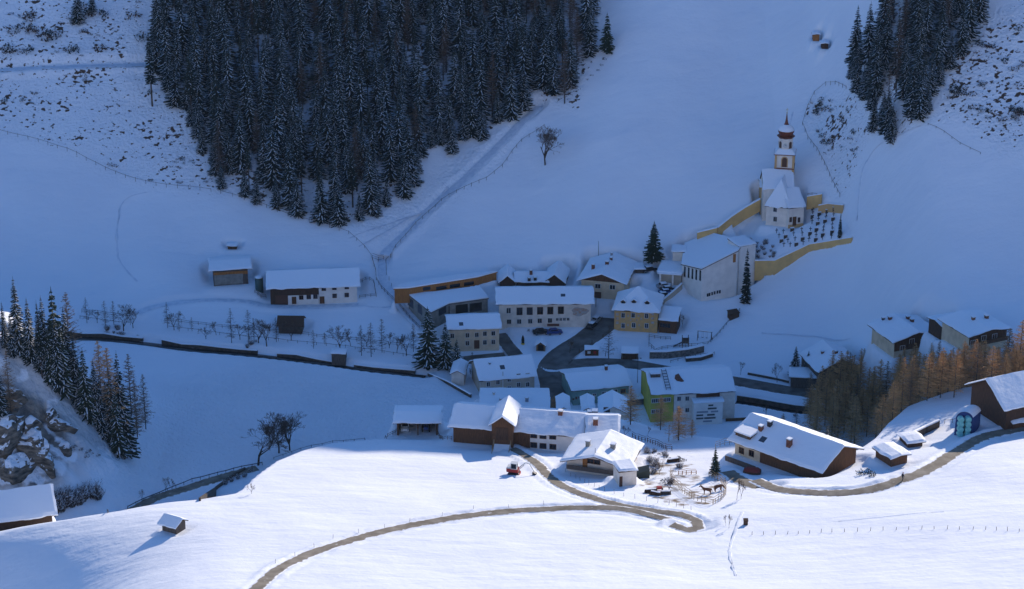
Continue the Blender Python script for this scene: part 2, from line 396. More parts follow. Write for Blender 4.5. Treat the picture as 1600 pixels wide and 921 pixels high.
# ---------------------------------------------------------------- buildings
class House: pass
HOUSES = []
def house(name, label, cat, a, b, depth, eave, ridge, kind='side', ov=0.7, ovg=None, wall='plaster_white', roofm='wood_dark', z0=None, Y=None, group=None, snow=0.35,
          fn=None, pad=True, fade=3.0, wins=(), wsize=(1.0, 1.2), wframe='frame_white', doors=(), chims=(), clads=(), gable=None, skyl=(), base=2.0, hw=None, pitch=None, open_front=False, padd=1.0):
    H = House(); ovg = ov if ovg is None else ovg
    if Y is not None:
        A = at_y(a[0], a[1], Y); B = at_y(b[0], b[1], Y)
        if z0 is None: z0 = A.z
        A.z = B.z = z0
    else:
        if z0 is None:
            pa = P(a[0], a[1], fn); pb = P(b[0], b[1], fn); z0 = (pa.z + pb.z) / 2
        A = at_z(a[0], a[1], z0); B = at_z(b[0], b[1], z0)
    W = (B - A).length; ex = (B - A).normalized(); ey = Vector((-ex.y, ex.x, 0)); D = depth
    H.A, H.W, H.D, H.ex, H.ey = A, W, D, ex, ey
    run = W / 2 if kind == 'front' else (D if kind == 'shed' else min(W, D) / 2)
    q = A + ex * W / 2 + (ey * D if kind == 'shed' else (-ey * ovg if kind == 'front' else ey * D / 2))
    he = at_y(a[0], eave, A.y - (ovg if kind == 'front' else ov)).z - z0 if hw is None else hw
    e0 = he; tn = math.tan(R(pitch)) if pitch is not None else 0.4
    for _ in range(12):
        if hw is None: he = e0 + ov * tn
        if pitch is None:
            uq, _v = project(q.x, q.y, z0 + he + 2); hr = at_y(uq, ridge, q.y).z - z0 - 0.2 - snow * .9
            tn = max(math.tan(R(2 if kind == 'shed' else 8)), min(math.tan(R(52)), (hr - he) / run))
    hr = he + run * tn; sl = math.degrees(math.atan(tn))
    print('HOUSE %-22s W%.1f D%.1f wall %.1f ridge %.1f pitch %.0f yaw %.0f Y%.0f z0 %.1f' % (name, W, D, he, hr, sl, math.degrees(math.atan2(ex.y, ex.x)), A.y, z0))
    def zr(x, y):
        if kind == 'side': return he + (hr - he) * (1 - abs(y - D / 2) / (D / 2))
        if kind == 'front': return he + (hr - he) * (1 - abs(x - W / 2) / (W / 2))
        if kind == 'hip': return he + (hr - he) * min(y, D - y, x, W - x) / (min(W, D) / 2)
        return he + (hr - he) * y / D
    H.zr = zr; H.he = he; H.hr = hr
    root = empty(name, (A.x, A.y, z0), math.atan2(ex.y, ex.x), label=label, cat=cat, group=group); H.root = root
    if pad: pad_rect(A, (ex.x, ex.y), (ey.x, ey.y), W, D * padd, z0, 0.8, fade)
    # walls
    pts = {'side': [(0, 0), (W, 0), (W, D / 2), (W, D), (0, D), (0, D / 2)], 'front': [(0, 0), (W / 2, 0), (W, 0), (W, D), (W / 2, D), (0, D)]}.get(kind, [(0, 0), (W, 0), (W, D), (0, D)])
    if open_front:
        mb = MB(); t = 0.2
        mb.box(0, W, D - t, D, -base, he)
        for xx in (0, W - t): mb.prism([(xx, 0), (xx + t, 0), (xx + t, D - t), (xx, D - t)], -base, [zr(xx, 0) - .12, zr(xx, 0) - .12, zr(xx, D - t) - .12, zr(xx, D - t) - .12])
        mb.build('wall', wall, root)
    else:
        MB().prism(pts, -base, [zr(*p) - 0.06 for p in pts]).build('wall', wall, root)
    # roof board and snow
    x0, x1, y0, y1 = {'side': (-ovg, W + ovg, -ov, D + ov), 'front': (-ov, W + ov, -ovg, D + ovg), 'hip': (-ov, W + ov, -ov, D + ov), 'shed': (-ovg, W + ovg, -ov, D + ov)}[kind]
    rt = 0.2
    rb = MB()
    def tp(x, y): return (x, y, zr(x, y) + rt)
    if kind == 'side': rb.slab([tp(x0, y0), tp(x1, y0), tp(x1, D / 2), tp(x1, y1), tp(x0, y1), tp(x0, D / 2)], [(0, 1, 2, 5), (5, 2, 3, 4)], [0, 1, 2, 3, 4, 5], rt)
    elif kind == 'front': rb.slab([tp(x0, y0), tp(W / 2, y0), tp(x1, y0), tp(x1, y1), tp(W / 2, y1), tp(x0, y1)], [(0, 1, 4, 5), (1, 2, 3, 4)], [0, 1, 2, 3, 4, 5], rt)
    elif kind == 'shed': rb.slab([tp(x0, y0), tp(x1, y0), tp(x1, y1), tp(x0, y1)], [(0, 1, 2, 3)], [0, 1, 2, 3], rt)
    else:
        r = min(W, D) / 2
        r0, r1 = ((r, D / 2), (W - r, D / 2)) if W >= D else ((W / 2, r), (W / 2, D - r))
        if W >= D: rb.slab([tp(x0, y0), tp(x1, y0), tp(x1, y1), tp(x0, y1), tp(*r0), tp(*r1)], [(0, 1, 5, 4), (1, 2, 5), (2, 3, 4, 5), (3, 0, 4)], [0, 1, 2, 3], rt)
        else: rb.slab([tp(x0, y0), tp(x1, y0), tp(x1, y1), tp(x0, y1), tp(*r0), tp(*r1)], [(0, 1, 4), (1, 2, 5, 4), (2, 3, 5), (3, 0, 4, 5)], [0, 1, 2, 3], rt)
    roof = rb.build('roof', roofm, root); H.roof = roof
    if snow:
        rnd = random.Random(hash(label) % 1000 if False else len(HOUSES) * 7 + 3)
        cs_ = 0.28 if kind == 'hip' else 0.5; nx = max(4, int((x1 - x0) / cs_)); ny = max(4, int((y1 - y0) / cs_)); ny += ny % 2; nx += nx % 2
        ox, oy = rnd.random() * 50, rnd.random() * 50
        gx = np.linspace(x0 - 0.06, x1 + 0.06, nx + 1); gy = np.linspace(y0 - 0.10, y1 + 0.06, ny + 1)
        vs = []; fs = []
        for j, yy in enumerate(gy):
            for i, xx in enumerate(gx):
                d = min(xx - gx[0], gx[-1] - xx, yy - gy[0], gy[-1] - yy)
                pr = 1 - (1 - min(1, d / 0.35)) ** 2 if d > 0 else 0
                nz = float(fbm(np.array(xx / 2.2 + ox), np.array(yy / 2.2 + oy), 2, 3))
                jx = xx + (0.05 * nz if 0 < i < nx else 0.28 * nz)
                jy = yy + (0.05 * nz if 0 < j < ny else 0.36 * nz)
                vs.append((jx, jy, zr(xx, yy) + rt + (0.55 * snow if d <= 0 else snow * (0.55 + 0.45 * pr)) + 0.16 * nz * snow * 2 * (d > 0)))
        w = nx + 1
        for j in range(ny):
            for i in range(nx): fs.append((j * w + i, j * w + i + 1, (j + 1) * w + i + 1, (j + 1) * w + i))
        # skirt
        bo = [i for i in range(w)] + [j * w + nx for j in range(1, ny + 1)] + [ny * w + i for i in range(nx - 1, -1, -1)] + [j * w for j in range(ny - 1, 0, -1)]
        base_i = len(vs)
        for k in bo: x, y, z = vs[k]; vs.append((x, y, zr(x, y) + rt - 0.03))
        n = len(bo)
        for k in range(n): fs.append((bo[(k + 1) % n], bo[k], base_i + k, base_i + (k + 1) % n))
        MB().add(vs, fs).build('snow_layer', 'snow_roof', roof, smooth=False)
        H.ts = snow
    H.rt = rt
    def lray(u, v):
        d = ray(u, v); o = Vector((0, 0, CAMZ)) - A
        return Vector((o.dot(ex), o.dot(ey), o.z)), Vector((d.dot(ex), d.dot(ey), d.z))
    def on_face(u, v, face='f'):
        o, d = lray(u, v)
        t = (-o.y / d.y) if face == 'f' else ((-o.x / d.x) if face == 'l' else (W - o.x) / d.x)
        return o + d * t
    def on_roof(u, v):
        o, d = lray(u, v); t0 = (o.z - hr - 3) / -d.z; best = None
        for i in range(400):
            q = o + d * (t0 + i * 0.1)
            if q.z < zr(q.x, q.y) + rt: return q
        return q
    H.on_face, H.on_roof = on_face, on_roof
    def fbox(mb, face, s, z, w, h, p0, p1, mi=0):
        """a box on a wall: s along the face, standing proud from p0 to p1"""
        if face == 'f': mb.box(s - w / 2, s + w / 2, -p1, -p0, z - h / 2, z + h / 2, mi)
        elif face == 'l': mb.box(-p1, -p0, s - w / 2, s + w / 2, z - h / 2, z + h / 2, mi)
        else: mb.box(W + p0, W + p1, s - w / 2, s + w / 2, z - h / 2, z + h / 2, mi)
    H.fbox = fbox
    for wdw in wins:
        u, v = wdw[0]; ww, wh = wdw[1] if len(wdw) > 1 and wdw[1] else wsize; face = wdw[2] if len(wdw) > 2 else 'f'
        fm = wdw[3] if len(wdw) > 3 else wframe
        q = on_face(u, v, face); s = q.x if face == 'f' else q.y
        m = MB()
        for (ds, dz, a1, b1) in ((-ww / 2 - .06, 0, .12, wh + .24), (ww / 2 + .06, 0, .12, wh + .24), (0, wh / 2 + .06, ww - .001, .12), (0, -wh / 2 - .06, ww - .001, .12), (0, 0, .07, wh)):
            fbox(m, face, s + ds, q.z + dz, a1, b1, -0.02, 0.09)
        wo = m.build('window', fm, root)
        fbox(p := MB(), face, s, q.z, ww, wh, -0.02, 0.035); p.build('pane', 'glass_dark', wo)
    for dr in doors:
        u, v = dr[0]; dw, dh = dr[1]; dm = dr[2]; face = dr[3] if len(dr) > 3 else 'f'
        q = on_face(u, v, face); s = q.x if face == 'f' else q.y
        fbox(m := MB(), face, s, q.z, dw, dh, -0.02, 0.07); do = m.build('door', dm, root)
        fbox(m := MB(), face, s + dw * 0.35, q.z - 0.05, 0.1, 0.16, 0.07, 0.12); m.build('handle', 'metal_dark', do)
    for ci, ch in enumerate(chims):
        u, v = ch[0]; cw, hh = ch[1] if len(ch) > 1 else (0.7, 1.2); cm = ch[2] if len(ch) > 2 else 'brick'
        q = on_roof(u, v); z = zr(q.x, q.y) + rt
        c = MB().box(q.x - cw / 2, q.x + cw / 2, q.y - cw / 2, q.y + cw / 2, z - 0.6, z + hh).build('chimney', cm, root)
        cp = MB().box(q.x - cw / 2 - .1, q.x + cw / 2 + .1, q.y - cw / 2 - .1, q.y + cw / 2 + .1, z + hh, z + hh + .08).box(q.x - cw / 2 - .03, q.x + cw / 2 + .03, q.y - cw / 2 - .03, q.y + cw / 2 + .03, z + hh + .08, z + hh + .28, 1)
        cp.build('chimney_cap', ['concrete', 'snow_roof'], c)
    for (u, v), (sw, sh) in skyl:
        q = on_roof(u, v); z = zr(q.x, q.y) + rt + snow; dz = zr(q.x, q.y + 0.5) - zr(q.x, q.y - .5)
        m = MB(); f = lambda x, y, o: (q.x + x, q.y + y, z + dz * y + o)
        m.slab([f(-sw / 2, -sh / 2, .05), f(sw / 2, -sh / 2, .05), f(sw / 2, sh / 2, .05), f(-sw / 2, sh / 2, .05)], [(0, 1, 2, 3)], [0, 1, 2, 3], 0.5)
        m.build('skylight', 'glass_mid', root)
    for cl in clads:
        face, f0, f1, z_0, z_1, cm = cl; L = W if face == 'f' else D
        fbox(m := MB(), face, (f0 + f1) / 2 * L, (z_0 + z_1) / 2, (f1 - f0) * L, z_1 - z_0, -0.02, 0.05); m.build('cladding', cm, root)
    if gable and kind == 'front':
        gz = he - gable[1] if len(gable) > 1 else he - 0.1
        fr = (gz - he) / (hr - he) * W / 2
        m = MB(); xa = max(0.02, fr if gz > he else 0.02)
        if gz < he: V = [(0.0, 0, gz), (W, 0, gz), (W, 0, he - .05), (W / 2, 0, hr - .05), (0, 0, he - .05)]
        else: V = [(xa, 0, gz), (W - xa, 0, gz), (W / 2, 0, hr - .05)]
        n = len(V); VV = [(x, -0.06, z) for x, y, z in V] + [(x, 0.02, z) for x, y, z in V]
        F = [tuple(range(n)), tuple(range(n, 2 * n))[::-1]] + [((i + 1) % n, i, i + n, (i + 1) % n + n) for i in range(n)]
        m.add(VV, F).build('gable_boards', gable[0], root)
    HOUSES.append(H); return H
def lx_part(H, name, mb, mats, parent=None): return mb.build(name, mats, parent or H.root)
def dormer(H, u, v, w=1.6, h=1.3, d=2.2, m='wood_dark', glass='glass_dark', flat=False):
    q = H.on_roof(u, v); x, y = q.x, q.y; z = H.zr(x, y) + H.rt
    o = MB().box(x - w / 2, x + w / 2, y, y + d, z - .4, z + h).build('dormer', m, H.root)
    rb = MB(); o1 = .25
    if flat:
        MB().slab([(x - w / 2 - o1, y - o1, z + h + .02), (x + w / 2 + o1, y - o1, z + h + .02), (x + w / 2 + o1, y + d, z + h + .35), (x - w / 2 - o1, y + d, z + h + .35)], [(0, 1, 2, 3)], [0, 1, 2, 3], .15).build('dormer_roof', 'wood_dark', o)
        MB().slab([(x - w / 2 - o1, y - o1, z + h + .35), (x + w / 2 + o1, y - o1, z + h + .35), (x + w / 2 + o1, y + d, z + h + .68), (x - w / 2 - o1, y + d, z + h + .68)], [(0, 1, 2, 3)], [0, 1, 2, 3], .325).build('snow_cap', 'snow_roof', o)
    else:
        hp = w * .42
        def rf(dz): return [(x - w / 2 - o1, y - o1, z + h - .15 + dz), (x, y - o1, z + h + hp + dz), (x + w / 2 + o1, y - o1, z + h - .15 + dz), (x + w / 2 + o1, y + d, z + h - .15 + dz), (x, y + d, z + h + hp + dz), (x - w / 2 - o1, y + d, z + h - .15 + dz)]
        MB().slab(rf(0.05), [(0, 1, 4, 5), (1, 2, 3, 4)], [0, 1, 2, 3, 4, 5], .12).build('dormer_roof', 'wood_dark', o)
        MB().slab(rf(0.3), [(0, 1, 4, 5), (1, 2, 3, 4)], [0, 1, 2, 3, 4, 5], .245).build('snow_cap', 'snow_roof', o)
    MB().box(x - w * .32, x + w * .32, y - .04, y + .02, z + h * .3, z + h * .85).build('window', glass, o)
def ww(f, pts, sz=None, face='f', fr=None):
    r = []
    for p in pts:
        w = [f(p[0], p[1])]; w.append(sz); w.append(face)
        if fr: w.append(fr)
        r.append(tuple(w))
    return r

# --- far bank
Hs = house('barn', 'small grey barn with orange beam under its snowy roof above the long farmhouse', 'barn', zA(132, 334), zA(338, 322), 8.0, zA(0, 247)[1], zA(0, 176)[1], ov=1.1, wall='wood_grey', roofm='wood_brown',
           clads=[('f', 0, 1, 3.0, 3.9, 'wood_orange')], doors=[(zA(170, 298), (3.2, 2.9), 'concrete'), (zA(255, 292), (4.6, 2.9), 'concrete')])
Hf = house('farmhouse', 'long farmhouse with dark wooden barn half and white dwelling half, above the stream', 'farmhouse', (423, 475), (558, 470), 11.0, 453.5, 421, ov=1.0, wall='wood_dark',
           clads=[('f', .56, 1, -1.5, 4.3, 'plaster_bright'), ('f', .20, .556, -1.5, 2.2, 'plaster_bright'), ('r', 0, 1, -1.5, 3.8, 'plaster_bright')],
           wins=[], chims=[(zA(876, 228), (0.8, 1.3)), (zA(740, 226), (.5, .8))])
def extra_windows(H, lst, fr='frame_brown', off=0.05, pane='glass_dark'):
    for (u, v), (a, b), face in lst:
        q = H.on_face(u, v, face); s = q.x if face == 'f' else q.y
        m = MB()
        for (ds, dz, a1, b1) in ((-a / 2 - .06, 0, .12, b + .24), (a / 2 + .06, 0, .12, b + .24), (0, b / 2 + .06, a - .001, .12), (0, -b / 2 - .06, a - .001, .12), (0, 0, .07, b)): H.fbox(m, face, s + ds, q.z + dz, a1, b1, off - .02, off + .09)
        wo = m.build('window', fr, H.root); H.fbox(p := MB(), face, s, q.z, a, b, off - .02, off + .035); p.build('pane', pane, wo)
extra_windows(Hf, [(zA(x, y), (.95, 1.0), 'f') for x, y in ((790, 350), (853, 345), (928, 340), (855, 393), (928, 388), (655, 403), (700, 400), (740, 398))])
for (x, y, w, h, m) in ((780, 418, 1.3, 2.1, 'wood_brown'), (612, 420, 1.2, 2.1, 'wood_brown')):
    q = Hf.on_face(*zA(x, y)); m_ = MB(); Hf.fbox(m_, 'f', q.x, q.z, w, h, .04, .12); m_.build('door', m, Hf.root)
q = Hf.on_face(*zA(538, 415)); Hf.fbox(m_ := MB(), 'f', q.x, q.z, 3.4, 2.4, .0, .08); m_.build('barn_door', 'frame_brown', Hf.root)
house('hut', 'tiny hut almost buried in snow above the small grey barn', 'hut', zA(214, 112), zA(268, 112), 2.0, zA(0, 99)[1], zA(0, 91)[1], kind='shed', ov=.2, wall='wood_dark', fade=1.5)
house('shed', 'dark wooden woodshed with bare brown roof on the slope below the long farmhouse', 'shed', zA(520, 620), zA(660, 622), 5.0, zA(0, 578)[1], zA(0, 512)[1], ov=.5, wall='stone_brown', roofm='wood_dark', snow=0, fade=2.0)
house('pump_house', 'small wooden pump house with snow roof on the stream wall', 'hut', zA(838, 786), zA(920, 788), 3.0, zA(0, 744)[1], zA(0, 730)[1], ov=.25, wall='wood_grey', fade=1.0)
# --- village row
H7 = house('house', 'cream two storey house with snowy roof behind the big firs', 'house', zB_(632, 922), zB_(1105, 905), 9.0, zB_(0, 718)[1], zB_(0, 564)[1], wall='plaster_cream', ov=.6,
      wins=ww(zB_, [(800, 762), (890, 757), (968, 747), (1048, 744), (655, 768), (800, 838), (968, 830), (1048, 826)], (.9, 1.2)), doors=[(zB_(890, 850), (1.4, 2.4), 'frame_brown')], skyl=[(zB_(740, 668), (1.1, 1.3))])
H8 = house('school_building', 'long white hall with two rows of windows and faded wall painting', 'hall', zC(122, 688), zC(1000, 682), 10.5, zC(0, 474)[1], zC(0, 300)[1], wall='plaster_white', ov=.9, fade=2.0,
      wins=ww(zC, [(213, 525)], (1.05, 1.5)) + ww(zC, [(318, 532), (415, 530), (515, 527), (613, 525), (714, 522)], (1.35, 1.9), 'f', 'frame_brown') + ww(zC, [(217, 632), (314, 630), (420, 627), (512, 622), (610, 620)], (1.05, 1.25)) + ww(zC, [(680, 610), (713, 610), (748, 608), (784, 608)], (.6, .75)),
      skyl=[(zC(735, 392), (1.2, 1.0))])
q = H8.on_face(*zC(895, 535)); m_ = MB(); pts = []
for i in range(24):
    t = 2 * math.pi * i / 24; rr = 1 + .12 * math.sin(3 * t + 1) + .06 * math.sin(7 * t)
    pts.append((q.x + 2.2 * rr * math.cos(t), q.z + 1.25 * rr * math.sin(t)))
m_.add([(x, -.012, z) for x, z in pts], [tuple(range(24))]); m_.build('wall_painting', 'fresco', H8.root)
q = H8.on_face(*zC(640, 660)); H8.fbox(m_ := MB(), 'f', q.x, q.z, 3.2, .5, .0, .5); m_.build('bench', 'brick', H8.root)
# complex behind the hall
H9 = house('inn', 'low inn roof between two steep gables behind the long white hall', 'inn', zC(285, 330), zC(585, 330), 7.0, zC(0, 262)[1], zC(0, 152)[1], ov=.5, wall='wood_dark', chims=[(zC(428, 185), (.8, 1.4)), (zC(410, 245), (.8, 1.0), 'metal_dark'), (zC(468, 240), (.8, 1.0), 'metal_dark')])
house('gabled_house', 'steep gabled wing right of the low inn roof behind the long white hall', 'house', zC(560, 320), zC(745, 330), 10.0, zC(0, 262)[1], zC(0, 105)[1], kind='front', ov=.4, wall='wood_dark', pitch=38)
house('gabled_house', 'steep gabled wing left of the low inn roof behind the long white hall', 'house', zC(130, 330), zC(275, 330), 8.0, zC(0, 268)[1], zC(0, 110)[1], kind='front', ov=.4, wall='wood_dark', pitch=40)
H10 = house('chalet', 'broad chalet with dark boarded gable facing down over the village road', 'chalet', zD(50, 575), zD(455, 612), 15.0, zD(0, 430)[1], zD(0, 352)[1], kind='front', ov=.9, ovg=1.0, wall='plaster_cream', gable=('wood_brown', 0.2),
      wins=ww(zD, [(210, 475), (350, 485)], (1.4, 1.2)), doors=[(zD(210, 570), (1.8, 2.4), 'frame_brown')], chims=[(zD(165, 320), (.8, 1.6)), (zD(298, 272), (.9, 1.0)), (zD(337, 232), (.7, .9)), (zD(342, 190), (.6, 1.0), 'metal_grey')])
house('garage', 'low snow covered garage just right of the broad chalet', 'garage', zD(570, 352), zD(655, 352), 4.0, zD(0, 322)[1], zD(0, 290)[1], kind='shed', ov=.3, wall='wood_grey', fade=1.5)
H11 = house('painted_house', 'ochre house with painted front and hipped snowy roof with three small dormers', 'house', zD(365, 900), zD(778, 925), 11.0, zD(0, 712)[1], zD(0, 478)[1], kind='hip', ov=.6, wall='plaster_ochre', fade=2.0,
      wins=ww(zD, [(452, 755), (548, 755), (676, 760), (452, 853), (553, 850), (677, 855)], (.85, 1.25)))
for x, y in ((452, 655), (555, 650), (682, 660)): dormer(H11, *zD(x, y), w=1.1, h=.9, d=1.5, m='wood_dark')
for x in (395, 735):
    for y in (745, 785, 825):
        q = H11.on_face(*zD(x, y)); H11.fbox(m_ := MB(), 'f', q.x, q.z, .75, .7, -.01, .012); m_.build('wall_panel', 'fresco', H11.root)
for x, y in ((500, 760), (600, 760), (500, 850), (605, 850), (525, 800), (585, 800), (625, 790)):
    q = H11.on_face(*zD(x, y)); H11.fbox(m_ := MB(), 'f', q.x, q.z, .42, .6, -.01, .012); m_.build('wall_panel', 'fresco', H11.root)
house('annex', 'timber annex with white slab roof on the right of the ochre painted house', 'annex', zD(795, 920), zD(965, 935), 6.0, zD(0, 808)[1], zD(0, 672)[1], kind='shed', ov=.3, wall='wood_brown', fade=1.5,
      wins=ww(zD, [(830, 850), (880, 855)], (1.3, 1.1), 'f', 'frame_brown'))
# --- row along the lower street
H17 = house('house', 'two storey grey house with white window surrounds beside the village street', 'house', zI(685, 548), zI(1197, 500), 11.5, zI(0, 412)[1], zI(0, 168)[1], ov=.6, wall='plaster_grey',
      wins=ww(zI, [(755, 435), (847, 415), (955, 388), (1045, 355), (1132, 350), (752, 520), (845, 500), (955, 473), (1045, 438), (1132, 435)], (.85, 1.15)) + ww(zI, [(583, 308), (570, 382)], (1, 1.1), 'l'),
      skyl=[(zI(890, 285), (1.2, 1.2))], chims=[(zI(930, 160), (.8, 1.0)), (zI(1000, 140), (.8, 1.2)), (zI(768, 250), (.4, .5), 'metal_dark')])
q = H17.on_face(*zI(895, 455)); H17.fbox(m_ := MB(), 'f', q.x, 3.0, .25, 6.4, -.01, .03); m_.build('wall_trim', 'frame_white', H17.root)
house('small_house', 'narrow white gabled house against the left end of the two storey grey house', 'house', zI(402, 445), zI(520, 450), 7.0, zI(0, 345)[1], zI(0, 285)[1], kind='front', ov=.4, wall='plaster_white', fade=1.5, pitch=28)
H18 = house('workshop', 'low flat workshop with chimneys behind the long barn with the gabled entrance', 'workshop', (751, 657), (857, 657), 12.0, 642, 618, ov=.3, wall='plaster_white', z0=6.0,
      chims=[(zI(808, 545), (.5, .8), 'plaster_white'), (zI(878, 610), (.8, 1.0), 'metal_grey'), (zI(1125, 608), (.8, 1.2), 'metal_grey')])
H19 = house('green_house', 'long pale green building with snowy roof beside the village street', 'building', zJ(585, 822), zJ(1120, 770), 11.5, zJ(0, 690)[1], zJ(0, 487)[1], ov=.7, wall='plaster_teal',
      wins=ww(zJ, [(885, 710), (987, 688)], (1.1, 1.1)) + ww(zJ, [(1065, 684)], (1.1, 1.0), 'f', 'wood_orange') + ww(zJ, [(790, 718)], (.8, .6)), chims=[(zJ(903, 492), (.7, 1.3), 'brick')])
q = H19.on_face(*zJ(645, 748)); m_ = MB()
for i in range(5): H19.fbox(m_, 'f', q.x - 1.5 + i * .75, q.z - .25 + .35 * math.sin(i * .8), .5, .5 + .2 * (i % 2), -.01, .012)
m_.build('wall_painting', 'brick', H19.root)
q = H19.on_face(*zJ(720, 710)); m_ = MB(); m_.tube((q.x - .5, -.05, q.z - .4), (q.x + .5, -.05, q.z + .4), .06); m_.tube((q.x + .5, -.07, q.z - .4), (q.x - .5, -.07, q.z + .4), .06); m_.build('wall_ornament', 'frame_brown', H19.root)
MB().box(7.5, 17.5, -3.0, -0.02, -2, 1.4).box(7.4, 17.6, -3.1, -.02, 1.4, 1.75, 1).build('terrace', ['concrete_dark', 'snow_roof'], H19.root)
H20 = house('lime_house', 'lime green painted house end with solar ladder on the roof', 'house', zK(345, 985), zK(562, 975), 15.0, zK(0, 728)[1], zK(0, 487)[1], ov=.15, ovg=.1, wall='plaster_lime',
      wins=ww(zK, [(375, 777), (411, 774), (449, 771), (485, 769), (521, 766), (372, 880), (411, 877), (449, 874)], (.8, 1.0)))
H20b = house('white_house', 'long white house with grey patterned wall joined to the lime green house', 'house', zK(566, 975), zK(1150, 945), 15.0, zK(0, 722)[1], zK(0, 465)[1], ov=.5, ovg=.1, wall='plaster_white', fade=2.5,
      wins=ww(zK, [(620, 757), (698, 755), (620, 865), (698, 865)], (.85, 1.1)))
q = H20.on_roof(*zK(390, 545)); z = H20.zr(q.x, q.y) + .5
MB().box(q.x - 1.2, q.x + 1.2, q.y - .8, q.y + .8, z - .5, z + .7).box(q.x - 1.3, q.x + 1.3, q.y - .9, q.y + .9, z + .7, z + 1.05, 1).build('roof_hatch', ['wood_grey', 'snow_roof'], H20.root)
m_ = MB(); p0 = H20.on_roof(*zK(470, 500)); p1 = H20.on_roof(*zK(520, 690))
for s in (-.55, .55): m_.tube((p0.x + s, p0.y, p0.z + .75), (p1.x + s, p1.y, p1.z + .55), .07)
for i in range(7):
    w = p0.lerp(p1, (i + .5) / 7); m_.tube((w.x - .55, w.y, w.z + .68), (w.x + .55, w.y, w.z + .68), .08)
m_.build('roof_ladder', 'metal_dark', H20.root)
q = H20b.on_roof(*zK(615, 572)); zz = lambda x, y: H20b.zr(x, y) + H20b.rt + .60
pg = [(-1.0, -.2), (-.6, -.9), (.5, -1.3), (1.1, -1.2), (.6, -.2), (.2, 1.1), (-.7, .7)]
m_ = MB(); m_.slab([(q.x + x, q.y + y * 1.1, zz(q.x + x, q.y + y * 1.1)) for x, y in pg], [tuple(range(7))], list(range(7)), .25); m_.build('bare_tiles', 'brick', H20b.root)
q1 = H20b.on_face(*zK(745, 800)); q2 = H20b.on_face(*zK(1020, 800))
MB().box(q1.x, q2.x, -2.6, -.02, -2, 5.9).build('projecting_wall', 'plaster_bright', H20b.root)
MB().box(q1.x - .2, q2.x + .3, -2.8, -.02, 5.9, 6.25).build('terrace_snow', 'snow_roof', H20b.root)
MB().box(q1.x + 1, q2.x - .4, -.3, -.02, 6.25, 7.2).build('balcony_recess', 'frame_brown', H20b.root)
rr_ = random.Random(5)
for i in range(16):
    xx = q1.x + .6 + rr_.random() * (q2.x - q1.x - 3.5); zc = .6 + (i % 6) * .85
    MB().box(xx, xx + .7 + rr_.random() * 1.3, -2.63, -2.598, zc, zc + .45).build('wall_panel', 'concrete_dark' if i % 3 else 'metal_grey', H20b.root)
# --- modern church hall
zt = P(*zE(350, 745)).z
N_ = at_z(*zE(350, 745), zt); L_ = at_z(*zE(160, 640), zt); R_ = at_z(*zE(690, 705), zt)
# roof plane through the tops above N, L, R
Nt = at_y(zE(350, 435)[0], zE(350, 435)[1], N_.y); Lt = at_y(*zE(160, 392), L_.y); Rt = at_y(*zE(690, 258), R_.y)
nrm = (Lt - Nt).cross(Rt - Nt).normalized()
def on_plane(u, v):
    d = ray(u, v); o = Vector((0, 0, CAMZ)); t = (Nt - o).dot(nrm) / d.dot(nrm); return o + d * t
poly = [Nt, Rt] + [on_plane(*zE(x, y)) for x, y in ((735, 178), (705, 168), (440, 100), (190, 200))] + [Lt]
print('HALL poly', [tuple(round(c, 1) for c in p) for p in poly], zt)
hall = empty('church_hall', (N_.x, N_.y, zt), 0, label='tall white modern hall with slanting roof and row of slim dark windows', cat='hall')
pl = [(p.x - N_.x, p.y - N_.y) for p in poly]; tops = [p.z - zt for p in poly]
MB().prism(pl, -3, [t - .05 for t in tops]).build('wall', 'plaster_bright', hall)
cx = sum(p[0] for p in pl) / len(pl); cy = sum(p[1] for p in pl) / len(pl)
def grow(p, k): d = math.hypot(p[0] - cx, p[1] - cy); return (cx + (p[0] - cx) * (1 + k / d), cy + (p[1] - cy) * (1 + k / d))
g_ = [grow(p, .45) for p in pl]
hr_ = MB().slab([(g_[i][0], g_[i][1], tops[i] + .12) for i in range(len(g_))], [tuple(range(len(g_)))], list(range(len(g_))), .16).build('roof', 'wood_dark', hall)
g2 = [grow(p, .35) for p in pl]
MB().slab([(g2[i][0], g2[i][1], tops[i] + .45) for i in range(len(g2))], [tuple(range(len(g2)))], list(range(len(g2))), .32).build('snow_layer', 'snow_roof', hr_)
pad_poly([(p.x, p.y) for p in poly], zt, 3.0)
def wall_pt(u, v, p, q):
    """pixel on the vertical plane through ground points p, q"""
    n = Vector((q.y - p.y, -(q.x - p.x), 0)); d = ray(u, v); o = Vector((0, 0, CAMZ)); t = (p - o).dot(n) / d.dot(n); return o + d * t
def wall_panel(name, parent, org, p, q, u, v, w, h, m, off=.06):
    c = wall_pt(u, v, p, q); e = (q - p); e.z = 0; e.normalize(); n = Vector((e.y, -e.x, 0)); c = c - org
    V = []
    for k in (-.03, off):
        for (s, t) in ((-w / 2, -h / 2), (w / 2, -h / 2), (w / 2, h / 2), (-w / 2, h / 2)):
            r_ = c + e * s + n * k + Vector((0, 0, t)); V.append(tuple(r_))
    return MB().add(V, [(4, 5, 6, 7), (0, 1, 5, 4), (1, 2, 6, 5), (2, 3, 7, 6), (3, 0, 4, 7)]).build(name, m, parent)
org = Vector((N_.x, N_.y, zt)); N_, R_, L_ = [Vector((p.x, p.y, zt)) for p in (poly[0], poly[1], poly[-1])]
for x, y in ((185, 460), (222, 469), (258, 479), (295, 488), (333, 496)): wall_panel('window', hall, org, L_, N_, *zE(x, y), .72, 3.0, 'glass_dark')
